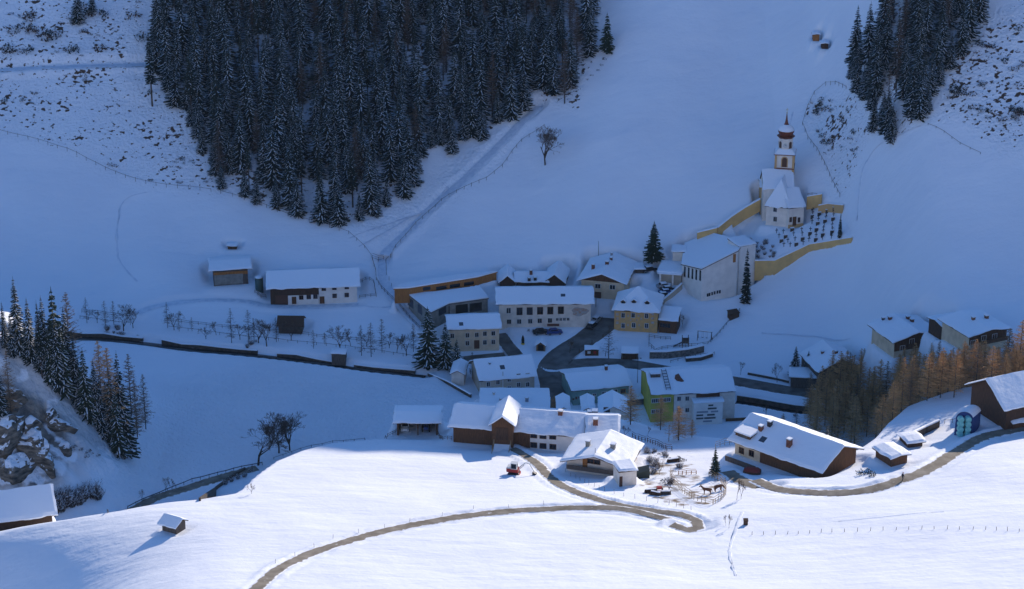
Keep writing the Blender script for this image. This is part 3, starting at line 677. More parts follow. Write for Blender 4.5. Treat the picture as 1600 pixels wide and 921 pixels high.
for x, y in ((403, 683), (422, 678), (446, 670), (470, 662), (497, 655), (520, 652)): wall_panel('window', hall, org, N_, R_, *zE(x, y), .5, .9, 'glass_dark')
wall_panel('door', hall, org, N_, R_, *zE(660, 330), .8, 2.4, 'wood_orange')
Ht = house('white_tower', 'square white tower block at the right end of the modern hall', 'tower', zE(692, 690), zE(845, 660), 6.0, zE(0, 225)[1], zE(0, 190)[1], kind='shed', ov=.15, wall='plaster_bright', z0=zt, fade=2)
house('porch_building', 'low porch with white columns left of the tall modern hall', 'porch', zD(800, 455), zD(1005, 470), 7.0, zD(0, 345)[1], zD(0, 262)[1], kind='shed', ov=.5, wall='plaster_grey', fade=2.0)
Hp = HOUSES[-1]
m_ = [MB().box(x, x + .45, -1.2, -.7, -1, Hp.he - .1).build('column', 'plaster_bright', Hp.root) for x in (.1, Hp.W * .6)]
MB().box(-.4, Hp.W + .3, -1.35, -.02, Hp.he - .12, Hp.he + .2).build('porch_beam', 'snow_roof', Hp.root)
house('side_wing', 'small white gabled wing behind the left side of the tall modern hall', 'wing', zD(925, 245), zD(1040, 250), 4.0, zD(0, 150)[1], zD(0, 90)[1], kind='shed', ov=.3, wall='plaster_white', fade=1.5)

# --- flat roofed sports hall cut into the slope
def flatblock(name, label, cat, roof_px, zroof, zbase, walls, roofm='concrete_dark', snow=.3, fade=1.5, padz=None):
    pts = [at_z(u, v, zroof) for u, v in roof_px]; o = pts[0]
    r = empty(name, (o.x, o.y, zbase), 0, label=label, cat=cat)
    pl = [(p.x - o.x, p.y - o.y) for p in pts]; h = zroof - zbase
    a = sum(pl[i][0] * pl[(i + 1) % len(pl)][1] - pl[(i + 1) % len(pl)][0] * pl[i][1] for i in range(len(pl)))
    if a < 0: pl = pl[::-1]
    MB().prism(pl, -2, h - .3).build('wall', walls, r)
    cx = sum(p[0] for p in pl) / len(pl); cy = sum(p[1] for p in pl) / len(pl)
    g = lambda p, k: (cx + (p[0] - cx) * (1 + k / math.hypot(p[0] - cx, p[1] - cy)), cy + (p[1] - cy) * (1 + k / math.hypot(p[0] - cx, p[1] - cy)))
    rf = MB().prism([g(p, .3) for p in pl], h - .3, h - .02).build('roof', roofm, r)
    if snow: MB().prism([g(p, .22) for p in pl], h - .02, h + snow).build('snow_layer', 'snow_roof', rf)
    pad_poly([(p.x, p.y) for p in pts], zbase, fade)
    return r, pts, o
zs = P(*zB_(455, 600)).z
sh, spts, so = flatblock('sports_hall', 'flat snow roofed hall with large grey windows below the timber fronted hall', 'hall', [zB_(455, 540), zB_(625, 455), zB_(995, 405), zB_(910, 297), zB_(490, 352), zB_(235, 366)], zs + 5.0, zs, 'concrete')
so3 = Vector((so.x, so.y, zs))
S_ = [Vector((p.x, p.y, zs)) for p in spts]
for (x, y, w) in ((560, 525, 3.2), (640, 512, 1.8)): wall_panel('window', sh, so3, S_[0], S_[1], *zB_(x, y), w if x > 0 else 2, 2.2, 'glass_dark')
for (x, y, w) in ((745, 508, 3.4), (880, 492, 3.4)): wall_panel('window', sh, so3, S_[1], S_[2], *zB_(x, y), w, 2.4, 'glass_dark')
for (x, y, w) in ((255, 450, 3.4), (345, 515, 2.6)): wall_panel('window', sh, so3, S_[5], S_[0], *zB_(x, y), w, 2.4, 'glass_mid')
zu = zs + 5.2
_np = len(PADS)
uh, upts, uo = flatblock('upper_hall', 'timber fronted hall with orange beam and glazing set into the snowy slope', 'hall', [zB_(100, 316), zB_(240, 310), zB_(900, 205), zB_(1080, 155), zB_(700, 190), zB_(200, 270)], zu + 1.9, zu - .4, 'wood_orange', roofm='wood_orange', snow=.35)
PADS.insert(_np - 1, PADS.pop())
uo3 = Vector((uo.x, uo.y, zu - .4)); U_ = [Vector((p.x, p.y, zu - .4)) for p in upts]
for (x, y, w) in ((410, 312, 2.2), (550, 305, 3.0), (680, 285, 3.0), (815, 265, 2.9)): wall_panel('window', uh, uo3, U_[1], U_[2], *zB_(x, y + 2), w, 1.0, 'glass_dark')

# --- houses on the right bank
H27 = house('house', 'wooden fronted chalet with snowy roof, left one of the pair above the larches', 'chalet', zH(265, 425), zH(590, 372), 11.0, zH(0, 318)[1], zH(0, 228)[1], kind='front', ov=1.0, ovg=1.0, wall='plaster_cream', gable=('wood_brown', 2.8),
      wins=ww(zH, [(400, 300), (480, 300), (330, 350)], (1.2, 1.2)), chims=[(zH(238, 148), (.8, 1.0)), (zH(370, 145), (.8, 1.0)), (zH(400, 165), (.8, 1.0)), (zH(188, 150), (.6, .8), 'metal_dark')])
H27b = house('house', 'chalet with white and brown gable, right one of the pair above the larches', 'chalet', zH(815, 400), zH(1090, 345), 11.0, zH(0, 275)[1], zH(0, 212)[1], kind='front', ov=.9, ovg=.9, wall='plaster_cream', gable=('wood_brown', 2.4),
      wins=ww(zH, [(930, 275), (1010, 262), (850, 310)], (1.2, 1.1)), chims=[(zH(853, 150), (.7, .9)), (zH(950, 140), (.8, 1.0))])
for Hq, zc in ((H27, 3.6), (H27b, 3.4)):
    MB().box(Hq.W * .25, Hq.W * .95, -1.3, -.07, zc - .9, zc - .75).box(Hq.W * .25, Hq.W * .95, -1.3, -1.2, zc - .75, zc + .15).build('balcony', 'wood_brown', Hq.root)
house('connecting_house', 'dark low house with snow dusted roof between the pair of chalets', 'house', zH(625, 300), zH(780, 270), 6.0, zH(0, 200)[1], zH(0, 145)[1], ov=.5, wall='wood_dark', snow=.12, fade=1.5)
H28 = house('house', 'dark sided house with snowy roof behind orange larches beside the valley road', 'house', zW(665, 690), zW(1000, 650), 12.0, zW(0, 585)[1], zW(0, 500)[1], kind='front', ov=.6, ovg=.4, wall='wood_grey', pitch=26,
      chims=[(zW(800, 430), (.7, .9)), (zW(690, 430), (.6, .8))])
house('garage', 'dark timber garage with snow edge beside the valley road, in front of two firs', 'garage', zW(435, 690), zW(640, 700), 5.0, zW(0, 618)[1], zW(0, 590)[1], kind='shed', ov=.4, wall='wood_grey', fade=1.5)
house('hay_hut', 'small brown hay hut high on the snow slope, upper one of two', 'hut', (1270.5, 64), (1280, 64), 2.4, 55.5, 52, kind='front', ov=.25, wall='wood_orange', fade=.8)
house('hay_hut', 'small dark hay hut high on the snow slope, lower one of two', 'hut', (1284, 76), (1294, 76), 2.4, 69.5, 66, kind='front', ov=.3, wall='wood_dark', fade=.8)

# --- foreground farms
H21 = house('carport', 'open wooden cart shed with parked car under its snowy roof', 'shed', zL(105, 412), zL(430, 412), 7.0, zL(0, 322)[1], zL(0, 238)[1], ov=.8, wall='wood_brown', fn=zfore, open_front=True, fade=4)
for x in (0.15, H21.W * .5, H21.W - .35): MB().box(x, x + .22, 0, .22, -1, H21.he).build('post', 'wood_brown', H21.root)
MB().box(0, H21.W, 0, .25, H21.he - .35, H21.he).build('beam', 'wood_brown', H21.root)
H22 = house('barn_house', 'long farm building, brown barn left and white dwelling right, with gabled wooden entrance', 'farmhouse', zL(555, 466), (905, 707), 10.5, zL(0, 352)[1], 638.7, ov=.9, wall='wood_brown', fn=zfore, fade=3.5,
      clads=[('f', .612, 1.0, -1.5, 4.4, 'plaster_bright')], chims=[(zM(285, 155), (.9, 1.1))])
extra_windows(H22, [(zM(x, y), (1.2, .95), 'f') for x, y in ((72, 310), (146, 316), (224, 320))] + [(zM(x, y), (1.2, 1.0), 'f') for x, y in ((72, 386), (146, 393), (225, 400))])
Hd = house('barn_entrance', 'tall wooden gabled hay entrance in the middle of the long farm building', 'barn entrance', zL(862, 520), zL(1034, 530), 9.0, 0, 0, kind='front', ov=.45, ovg=.7, wall='wood_brown', fn=zfore, pad=False, pitch=36, hw=5.9,
      doors=[(zL(945, 400), (2.6, 2.8), 'wood_dark')])
x0 = Hd.W / 2
MB().add([(x0 - 1.7, -6.5, -.9), (x0 + 1.7, -6.5, -.9), (x0 + 1.7, 0, 1.2), (x0 - 1.7, 0, 1.2), (x0 - 1.7, -6.5, -2.5), (x0 + 1.7, -6.5, -2.5), (x0 + 1.7, 0, -2.5), (x0 - 1.7, 0, -2.5)],
         [(0, 1, 2, 3), (0, 4, 5, 1), (1, 5, 6, 2), (3, 2, 6, 7), (0, 3, 7, 4)]).build('ramp', 'snow_bank', Hd.root)
for s in (-1.75, 1.75):
    m_ = MB(); m_.tube((x0 + s, -6.2, .1), (x0 + s, 0, 2.2), .07)
    for t in (0, .33, .66, 1): m_.tube((x0 + s, -6.2 + 6.2 * t, -.9 + 2.1 * t), (x0 + s, -6.2 + 6.2 * t, .1 + 2.1 * t), .06)
    m_.build('railing', 'wood_pale', Hd.root)
H22b = house('house', 'white house with blue shaded snow roof joined right of the long farm building', 'house', zM(492, 425), zM(748, 430), 9.0, zM(0, 308)[1], zM(0, 148)[1], ov=.5, ovg=.25, wall='plaster_bright', fn=zfore, fade=3, chims=[(zM(565, 232), (1.0, 1.5)), (zM(560, 140), (1.2, .8)), (zM(517, 140), (.9, .6))])
for k, (xa, xb, ap, ev, Yq) in enumerate(((255, 362, 76, 118, 476), (450, 560, 80, 122, 470))):
    house('gabled_house', ['small sunlit snow gable just left of another, behind the long farm building', 'small sunlit snow gable behind the chimneys of the white house'][k], 'house', zM(xa + 8, 200), zM(xb - 8, 200), 7.0, zM(0, ev)[1], zM(0, ap)[1], kind='front', ov=.3, wall='plaster_white', Y=Yq, z0=16.0, fade=2, base=14, pad=False)
house('gabled_house', 'grey gabled house with one attic window behind the white house, below the green building', 'house', zM(600, 200), zM(815, 200), 8.0, zM(0, 146)[1], zM(0, 68)[1], kind='front', ov=.3, wall='plaster_white', Y=468, z0=18.0, fade=2, base=14, pad=False,
      wins=[(zM(655, 108), (1.2, 1.2), 'f', 'frame_brown')])
H23 = house('chalet', 'broad sunlit chalet with snow roof, two chimneys and orange door above the bend', 'chalet', zM(335, 590), zM(800, 655), 9.5, zM(0, 532)[1], zM(0, 468)[1], kind='front', ov=1.0, ovg=1.5, wall='plaster_white', fn=zfore, fade=3,
      doors=[(zM(482, 528), (1.0, 2.1), 'wood_orange')], wins=ww(zM, [(525, 516), (578, 524)], (1.1, .8), 'f', 'frame_brown'), chims=[(zM(505, 408), (.8, 1.4), 'concrete'), (zM(705, 425), (.9, 1.2), 'concrete')])
q = H23.on_face(*zM(560, 575))
MB().box(0.3, H23.W - .3, -1.3, -.02, q.z - .25, q.z - .05).box(.3, H23.W - .3, -1.35, -1.27, q.z - .05, q.z + .7).build('balcony', 'wood_grey', H23.root)
MB().tube((H23.W / 2, -.6, H23.hr + .3), (H23.W / 2, -.6, H23.hr + 1.6), .05).build('gable_finial', 'metal_dark', H23.root)
Hx = house('annex', 'small white flat annex at the right front corner of the sunlit chalet', 'annex', zM(755, 722), zM(892, 706), 4.0, zM(0, 610)[1], zM(0, 575)[1], kind='shed', ov=.25, wall='plaster_white', fn=zfore, fade=1.5, clads=[('f', .0, .18, 0, 2.2, 'frame_brown')])
H24 = house('farmhouse', 'big farm building with long blue shaded snow roof, white end left and brown barn right', 'farmhouse', zO(85, 500), zO(690, 720), 12.5, zO(0, 425)[1], zO(0, 412)[1], ov=1.0, ovg=1.2, wall='wood_brown', fn=zfore, fade=3, pitch=24,
      clads=[('f', 0, .3, -1.5, 3.2, 'plaster_cream'), ('l', 0, 1, -1.5, 3.2, 'plaster_cream')], chims=[(zO(270, 345), (.8, 1.2)), (zO(335, 312), (.8, 1.2), 'metal_dark'), (zO(474, 460), (.9, 1.8))], skyl=[(zO(285, 412), (1.3, 1.3))])
extra_windows(H24, [(zO(x, y), (1.0, 1.1), 'f') for x, y in ((133, 480), (205, 500))])
dormer(H24, *zO(140, 400), w=3.6, h=1.1, d=3.5, m='wood_brown', flat=True)
q = H24.on_face(*zO(140, 530)); MB().box(-.5, H24.W * .34, -2.6, -.06, q.z - .5, q.z - .2).box(-.5, H24.W * .34, -2.65, -2.5, q.z - .2, q.z + .6).build('terrace', 'wood_grey', H24.root)
H25 = house('shed', 'small wooden shed with peaked snow roof on the right of the big farm building', 'shed', zQ(165, 768), zQ(292, 735), 5.0, zQ(0, 712)[1], zQ(0, 665)[1], kind='front', ov=.6, ovg=.5, wall='wood_brown', fn=zfore, fade=1.5)
house('shed', 'low half buried shed with snow roof behind the small peaked shed', 'shed', zQ(300, 615), zQ(415, 600), 4.0, zQ(0, 590)[1], zQ(0, 555)[1], ov=.5, wall='wood_dark', fn=zfore, fade=1.5)
H26 = house('barn', 'large barn with dark boarded gable and snow roof at the right edge', 'barn', zQ(1075, 472), zQ(1650, 350), 12.0, zQ(0, 315)[1], zQ(0, 120)[1], ov=.8, ovg=1.2, wall='wood_dark', fn=zfore, fade=3, pitch=30)
house('lean_to', 'low snow roofed lean-to in front of the large barn at the right edge', 'shed', zQ(1140, 460), zQ(1650, 365), 4.5, zQ(0, 430)[1], zQ(0, 370)[1], kind='shed', ov=.4, wall='wood_brown', z0=None, fn=zfore, pad=False, pitch=14)
H30 = house('roadside_house', 'low house with bare tree in front and wide snow roof at the lower left edge', 'house', (-70, 860), (84, 838), 9.0, 829, 767, ov=1.0, wall='wood_dark', z0=38.0, fade=3)
H31 = house('hay_hut', 'little grey hay hut alone on the sunlit snow field with long shadow', 'hut', zV(300, 608), zV(425, 645), 2.6, zV(0, 560)[1], zV(0, 480)[1], ov=.5, ovg=.35, wall='wood_grey', fn=zfore, fade=1.0, pitch=30, snow=.25)

# --- old church


# ---------------------------------------------------------------- merging wings into one thing
def merge_into(root, H):
    bpy.context.view_layer.update()
    Mr = Matrix.Translation(root.location) @ Matrix.Rotation(root.rotation_euler.z, 4, 'Z')
    Mh = Matrix.Translation(H.root.location) @ Matrix.Rotation(H.root.rotation_euler.z, 4, 'Z')
    rel = Mr.inverted() @ Mh
    for ch in list(H.root.children):
        mb_ = ch.matrix_basis.copy(); ch.parent = root; ch.matrix_basis = rel @ mb_
    bpy.data.objects.remove(H.root); H.root = root
merge_into(hall, Ht)
merge_into(H22.root, Hd)
merge_into(H23.root, Hx)

# ---------------------------------------------------------------- old church
ZC = P(*zG(440, 455)).z
def gz(u, v, z): return at_z(u, v, z)
T1 = P(*zG(238, 925)); t1 = at_y(*zG(238, 790), T1.y); T2 = P(*zG(425, 925)); t2 = at_y(*zG(425, 788), T2.y)
T3 = P(*zG(760, 702)); t3 = at_y(*zG(760, 632), T3.y); T4 = P(*zG(1165, 617)); t4 = at_y(*zG(1120, 568), T4.y)
pc = P(*zG(500, 470))
M3 = np.array([[t1.x, t1.y, 1], [t4.x, t4.y, 1], [pc.x, pc.y, 1]]); co = np.linalg.solve(M3, np.array([t1.z - .7, t4.z - .9, ZC]))
def tplane(x, y): return co[0] * x + co[1] * y + co[2]
print('TERR', t1, t2, t3, t4, pc, co)
_bp = [(238, 925), (330, 925), (425, 925), (540, 848), (650, 774), (760, 702), (895, 673), (1030, 645), (1165, 617)]; _tp = [(238, 790), (330, 789), (425, 788), (540, 735), (650, 684), (760, 632), (880, 611), (1000, 589), (1120, 568)]
_wb = [P(*zG(*q)) for q in _bp]; _wt = [at_y(*zG(*q), w.y).z + .15 for q, w in zip(_tp, _wb)]
back1 = P(*zG(1085, 285)); back2 = P(*zG(870, 215)); back3 = P(*zG(300, 130)); back4 = P(*zG(10, 420))
tpoly = [(w.x + (.5 if i == 0 else 0), w.y + 1.0) for i, w in enumerate(_wb)] + [(back1.x, back1.y), (back2.x, back2.y), (back3.x + 1.5, back3.y), (back4.x + 1, back4.y)]
PADS.insert(0, ('p', tpoly, 'T', .7))
_am = apply_mods
def wall_line(name, label, cat, pts, tops, m, th=0.5, cap=True, base=1.5, capm='snow_roof'):
    o = pts[0]; r = empty(name, (o.x, o.y, o.z), 0, label=label, cat=cat)
    mb = MB(); cb = MB()
    for i in range(len(pts) - 1):
        p, q = pts[i], pts[i + 1]; e = Vector((q.x - p.x, q.y - p.y, 0)).normalized(); n = Vector((-e.y, e.x, 0)) * th
        V = []
        for w, zt_, zb in ((p, tops[i], p.z - base), (q, tops[i + 1], q.z - base)):
            for k in (0, 1): V += [(w.x + n.x * k - o.x, w.y + n.y * k - o.y, zb - o.z), (w.x + n.x * k - o.x, w.y + n.y * k - o.y, zt_ - o.z)]
        mb.add(V, [(0, 4, 5, 1), (3, 7, 6, 2), (1, 5, 7, 3), (0, 2, 6, 4), (0, 1, 3, 2), (4, 6, 7, 5)])
        n2 = n.normalized()
        V2 = []
        for w, zt_ in ((p, tops[i]), (q, tops[i + 1])):
            for k in (-.08, th + .08): V2 += [(w.x + n2.x * k - o.x, w.y + n2.y * k - o.y, zt_ + .004 - o.z), (w.x + n2.x * (k * .7 + .05) - o.x, w.y + n2.y * (k * .7 + .05) - o.y, zt_ + .24 - o.z)]
        cb.add(V2, [(0, 4, 5, 1), (3, 7, 6, 2), (1, 5, 7, 3), (0, 2, 6, 4), (0, 1, 3, 2), (4, 6, 7, 5)])
    mb.build('wall', m, r)
    if cap: cb.build('snow_cap', capm, r)
    return r
wall_line('churchyard_wall', 'tall yellow retaining wall below the graves in front of the old church', 'wall', _wb, _wt, 'wall_yellow')
lw = [P(*zG(x, y)) for x, y in ((285, 258), (130, 345), (0, 432))] + [P(*zE(490, 102)), P(*zE(300, 148))]
wall_line('churchyard_wall', 'yellow wall with snow cap running downhill left of the old church', 'wall', lw, [p.z + 2.1 for p in lw], 'wall_yellow')
rw = [P(*zG(738, 245)), P(*zG(880, 222))]
wall_line('churchyard_wall', 'short yellow wall stub behind the right side of the old church', 'wall', rw, [p.z + 2.3 for p in rw], 'wall_yellow')
uw = [P(*zG(850, 285)), P(*zG(940, 268)), P(*zG(1085, 282))]
wall_line('churchyard_wall', 'low ochre wall along the top of the grave rows', 'wall', uw, [p.z + .9 for p in uw], 'trim_ochre', th=.3)

Ch = house('church', 'old white church with red onion dome tower on the terrace', 'church', zG(345, 440), zG(568, 464), 12.0, zG(0, 265)[1], zG(0, 60)[1], kind='hip', ov=.45, wall='church_white', z0=ZC, fade=2.5, padd=.55, pitch=61, base=2,
           wins=ww(zG, [(437, 292), (437, 385)], (.9, 1.3), 'f', 'frame_white'), chims=[(zF_(465, 705), (.5, 1.6), 'metal_dark')])
Cn = house('nave', 'n', 'n', zG(560, 474), zG(706, 456), 9.0, zG(0, 298)[1], zG(0, 40)[1], kind='side', ov=.35, ovg=.3, wall='church_white', z0=ZC, fade=2.5, padd=.6, pitch=57,
           wins=ww(zG, [(585, 390), (665, 392)], (.5, 1.2), 'f', 'frame_brown'), doors=[(zG(622, 405), (1.1, 2.6), 'wood_brown')], clads=[('f', 0, 1, -.5, 1.0, 'trim_ochre')])
Ca = house('aisle', 'a', 'a', zG(290, 345), zG(350, 345), 6.0, zF_(0, 765)[1], zF_(0, 600)[1], kind='side', ov=.3, wall='trim_ochre', z0=ZC, fade=2, padd=.5, pitch=45)
Cm = house('main_nave', 'm', 'm', (1191, 350), (1237, 350), 8.0, 296, 264, kind='side', ov=.3, ovg=.25, wall='church_white', z0=ZC, Y=Ch.A.y + 3.2, pad=False)
croot = Ch.root
for h in (Cn, Ca, Cm): merge_into(croot, h)
# tower
bpy.context.view_layer.update()
Yt = Ch.A.y + 9.5; ut = 1224.0
def tz(v): return at_y(ut, v, Yt).z
tx = at_y(ut, 300, Yt).x
px = (Vector((tx, Yt, 0)) - Vector((0, 0, CAMZ))).length / FPX
tw = 26.5 * px; yaw = R(-9)
TM = (Matrix.Translation(croot.location) @ Matrix.Rotation(croot.rotation_euler.z, 4, 'Z')).inverted() @ Matrix.Translation((tx, Yt, 0)) @ Matrix.Rotation(yaw, 4, 'Z')
def tpart(name, mb, mats, smooth=False, parent=None):
    o = mb.build(name, mats, parent or croot, smooth)
    if parent is None: o.matrix_basis = TM
    return o
zs_ = {k: tz(zF_(0, y)[1]) for k, y in dict(c1=548, skirt=412, skt=398, oct1=285, corn=262, on0=262, onmid=215, ontop=155, sp1=110, sp2=45, tip=22).items()}
print('TOWER', tw, zs_, ZC)
h2 = tw / 2
tsh = tpart('tower_shaft', MB().box(-h2, h2, -h2, h2, ZC - 2, zs_['skirt']), 'church_white')
m_ = MB()
for sx in (-1, 1):
    for sy in (-1, 1):
        m_.box(sx * h2 - .28, sx * h2 + .28 - (0 if 1 else 0), sy * h2 - .28, sy * h2 + .28, ZC - 2, zs_['skirt'] - .01)
m_.build('corner_stones', 'trim_ochre', tsh)
MB().box(-h2 - .35, h2 + .35, -h2 - .35, h2 + .35, zs_['c1'] - .15, zs_['c1'] + .12).build('cornice', 'copper_red', tsh)
def arch(mb, w, h, z, y, face=0, n=8, proud=.05):
    pts = [(-w / 2, z), (w / 2, z)] + [(w / 2 * math.cos(math.pi * i / n), z + h - w / 2 + w / 2 * math.sin(math.pi * i / n)) for i in range(n + 1)]
    c, s = math.cos(face), math.sin(face); V = []
    for k in (y, y - proud):
        for (x, zz_) in pts: V.append((x * c - k * s, x * s + k * c, zz_))
    k = len(pts); mb.add(V, [tuple(range(k, 2 * k))] + [(i, (i + 1) % k, k + (i + 1) % k, k + i) for i in range(k)])
for fc in (0, math.pi / 2, -math.pi / 2, math.pi):
    arch(m_ := MB(), 1.9, 3.1, zs_['c1'] + .35, -h2 + .02, fc, proud=.06); sur = m_.build('arch_surround', 'trim_ochre', tsh)
    arch(m_ := MB(), 1.35, 2.7, zs_['c1'] + .45, -h2 - .03, fc, proud=.06); m_.build('bell_opening', 'frame_brown', sur)
# skirt roof
sk = MB(); a = h2 + .5; b = h2 * .78
sk.add([(-a, -a, zs_['skirt']), (a, -a, zs_['skirt']), (a, a, zs_['skirt']), (-a, a, zs_['skirt']), (-b, -b, zs_['skt'] + .9), (b, -b, zs_['skt'] + .9), (b, b, zs_['skt'] + .9), (-b, b, zs_['skt'] + .9)],
       [(0, 1, 5, 4), (1, 2, 6, 5), (2, 3, 7, 6), (3, 0, 4, 7), (3, 2, 1, 0), (4, 5, 6, 7)])
so_ = tpart('skirt_roof', sk, 'snow_roof')
MB().box(-a - .06, a + .06, -a - .06, a + .06, zs_['skirt'] - .22, zs_['skirt'] - .01).build('eaves_board', 'copper_red', so_)
ro = h2 * .86
oc = tpart('octagon_storey', MB().lathe([(ro, zs_['skt'] - .2), (ro, zs_['corn'])], 8), 'church_white'); oc.matrix_basis = TM @ Matrix.Rotation(R(22.5), 4, 'Z')
for k in range(8):
    fc = R(22.5) + k * R(45) + R(0)
    if k % 2 == 1 or True:
        if k in (3, 7, 1, 5):
            pass
m_ = MB()
for k in range(8):
    fc = R(-22.5) + k * R(45)
    if k % 2 == 0: continue
ao = ro * math.cos(R(22.5))
for k in range(8):
    fc = R(-22.5) + k * R(45)
    if k % 2 == 1:
        arch(m_ := MB(), .95, 1.9, zs_['skt'] + 1.0, -ao + .02, fc + R(22.5) - R(22.5), proud=.07); m_.build('belfry_window', 'frame_brown', oc)
    elif k % 4 == 0 or True:
        m_ = MB(); c, s = math.cos(fc), math.sin(fc); zc_ = zs_['skt'] + 1.9; n = 16; V = []
        for kk in (-ao + .02, -ao - .05):
            for i in range(n): x = .62 * math.cos(2 * math.pi * i / n); V.append((x * c - kk * s, x * s + kk * c, zc_ + .62 * math.sin(2 * math.pi * i / n)))
        m_.add(V, [tuple(range(n, 2 * n))] + [(i, (i + 1) % n, n + (i + 1) % n, n + i) for i in range(n)])
        cf = m_.build('clock_face', 'frame_white', oc)
        m_ = MB()
        for ang, ln in ((R(100), .5), (R(10), .34)):
            kk = -ao - .08; x2, z2 = ln * math.cos(ang), ln * math.sin(ang); m_.tube((-kk * s, kk * c, zc_), (x2 * c - kk * s, x2 * s + kk * c, zc_ + z2), .05, n=4)
        for i in range(12):
            aa = R(30 * i); kk = -ao - .07; x2, z2 = .54 * math.cos(aa), .54 * math.sin(aa); m_.tube((x2 * .85 * c - kk * s, x2 * .85 * s + kk * c, zc_ + z2 * .85), (x2 * c - kk * s, x2 * s + kk * c, zc_ + z2), .03, n=4)
        m_.build('clock_hands', 'metal_dark', cf)
tpart('cornice', MB().lathe([(ro + .1, zs_['corn'] - .35), (ro + .42, zs_['corn']), (ro + .42, zs_['corn'] + .15), (ro * .8, zs_['corn'] + .3)], 8), 'copper_red')
rr = 12.2 * px
o0, o1 = zs_['on0'], zs_['ontop']; H_ = o1 - o0
prof = [(rr * .80, o0 + .1), (rr * .78, o0 + H_ * .10), (rr * .84, o0 + H_ * .2), (rr * .98, o0 + H_ * .38), (rr, o0 + H_ * .52), (rr * .95, o0 + H_ * .66), (rr * .78, o0 + H_ * .82), (rr * .48, o0 + H_ * .96), (rr * .22, o0 + H_ * 1.12), (rr * .12, zs_['sp1'] + .2), (.10, zs_['sp2'] - .2), (.04, zs_['sp2'])]
dome = tpart('onion_dome', MB().lathe(prof, 20), 'copper_red', True)
prof2 = [(rr * 1.005, o0 + H_ * .54), (rr * .985, o0 + H_ * .66), (rr * .82, o0 + H_ * .83), (rr * .52, o0 + H_ * .98), (rr * .2, o0 + H_ * 1.10), (rr * .1, o0 + H_ * 1.12)]
MB().lathe(prof2, 20).build('snow_cap', 'snow_roof', dome, True)
sp = zs_['sp2']
cr = tpart('spire_cross', MB().tube((0, 0, sp - .1), (0, 0, sp + 1.5), .05).tube((-.4, 0, sp + 1.0), (.4, 0, sp + 1.0), .05).lathe([(.02, sp - .1), (.22, sp + .1), (.02, sp + .3)], 8), 'yellow')

# ---------------------------------------------------------------- roads, tracks and stream beds
zf = zfore
r_low = corridor([(372, 940), (402, 917), (445, 884), (520, 853), (620, 826), (740, 805), (860, 796), (960, 797), (1030, 808), (1070, 818)], 1.1, fn=zf)
r_up = corridor([(800, 704), (835, 722), (858, 745), (890, 765), (950, 785), (1010, 797), (1060, 804), (1088, 812), (1092, 819), (1076, 823), (1050, 819)], 1.1, fn=zf, bank=.5)
r_right = corridor([(1180, 756), (1215, 764), (1260, 767), (1310, 767), (1360, 762), (1410, 749), (1450, 733), (1490, 708), (1530, 688), (1570, 676), (1610, 667), (1680, 650)], 1.35, fn=zf, bank=.5)
r_drive = corridor([(1135, 742), (1160, 752), (1195, 757)], 1.6, fn=zf, bank=.2)
r_street = corridor([(948, 494), (942, 508), (915, 530), (880, 552), (862, 575), (866, 600), (868, 628), (868, 655)], 3.0, bank=.1, fade=2)
r_main = corridor([(864, 572), (920, 566), (980, 568), (1040, 578), (1100, 588), (1160, 597), (1220, 608), (1270, 616), (1330, 624)], 2.2, bank=.2, fade=2.5)
r_side = corridor([(780, 520), (792, 538), (806, 556)], 1.6, bank=.1, fade=1.5)
r_yard = corridor([(655, 566), (700, 566), (750, 560), (790, 556)], 2.2, bank=.1, fade=2)
r_left = corridor([(402, 731), (370, 739), (330, 751), (290, 764), (240, 782), (200, 800)], 1.6, bank=.3, fade=2.5, fn=zback)
r_stream2 = corridor([(1150, 622), (1190, 628), (1230, 636), (1275, 641), (1330, 648)], 1.0, bank=.0, fade=2.0, sink=1.3)
r_track = corridor([(842, 160), (810, 196), (770, 237), (730, 275), (690, 310), (650, 350), (618, 380), (600, 402)], 1.5, bank=.1, fade=1.5, sink=.3)
r_track2 = corridor([(600, 402), (598, 430), (612, 460), (638, 490), (660, 515)], 1.4, bank=.15, fade=1.5, sink=.3)
r_fl = corridor([(215, 492), (230, 482), (270, 472), (330, 468), (390, 470), (425, 479), (560, 476)], 1.3, bank=.1, fade=1.5, sink=.2)
r_ul = corridor([(-40, 112), (40, 106), (120, 103), (225, 100)], 1.6, bank=.1, fade=2.0, sink=.3)
stream_px = [(70, 520), (110, 522), (160, 524), (220, 530), (300, 541), (360, 546), (430, 553), (500, 562), (560, 571), (620, 578), (665, 583)]
r_stream = corridor(stream_px, 1.3, bank=.0, fade=1.6, sink=1.3)
def apply_mods2(x, y, z):
    # resolve the tilted church terrace
    for i, p in enumerate(PADS):
        if p[0] == 'p' and isinstance(p[2], str):
            PADS[i] = ('p', p[1], np.minimum(tplane(x, y), np.interp(x, [w.x for w in _wb], _wt) - .7 + .62 * (y - np.interp(x, [w.x for w in _wb], [w.y for w in _wb]))), p[3])
            try: return _am(x, y, z)
            finally: PADS[i] = p
    return _am(x, y, z)
apply_mods = apply_mods2

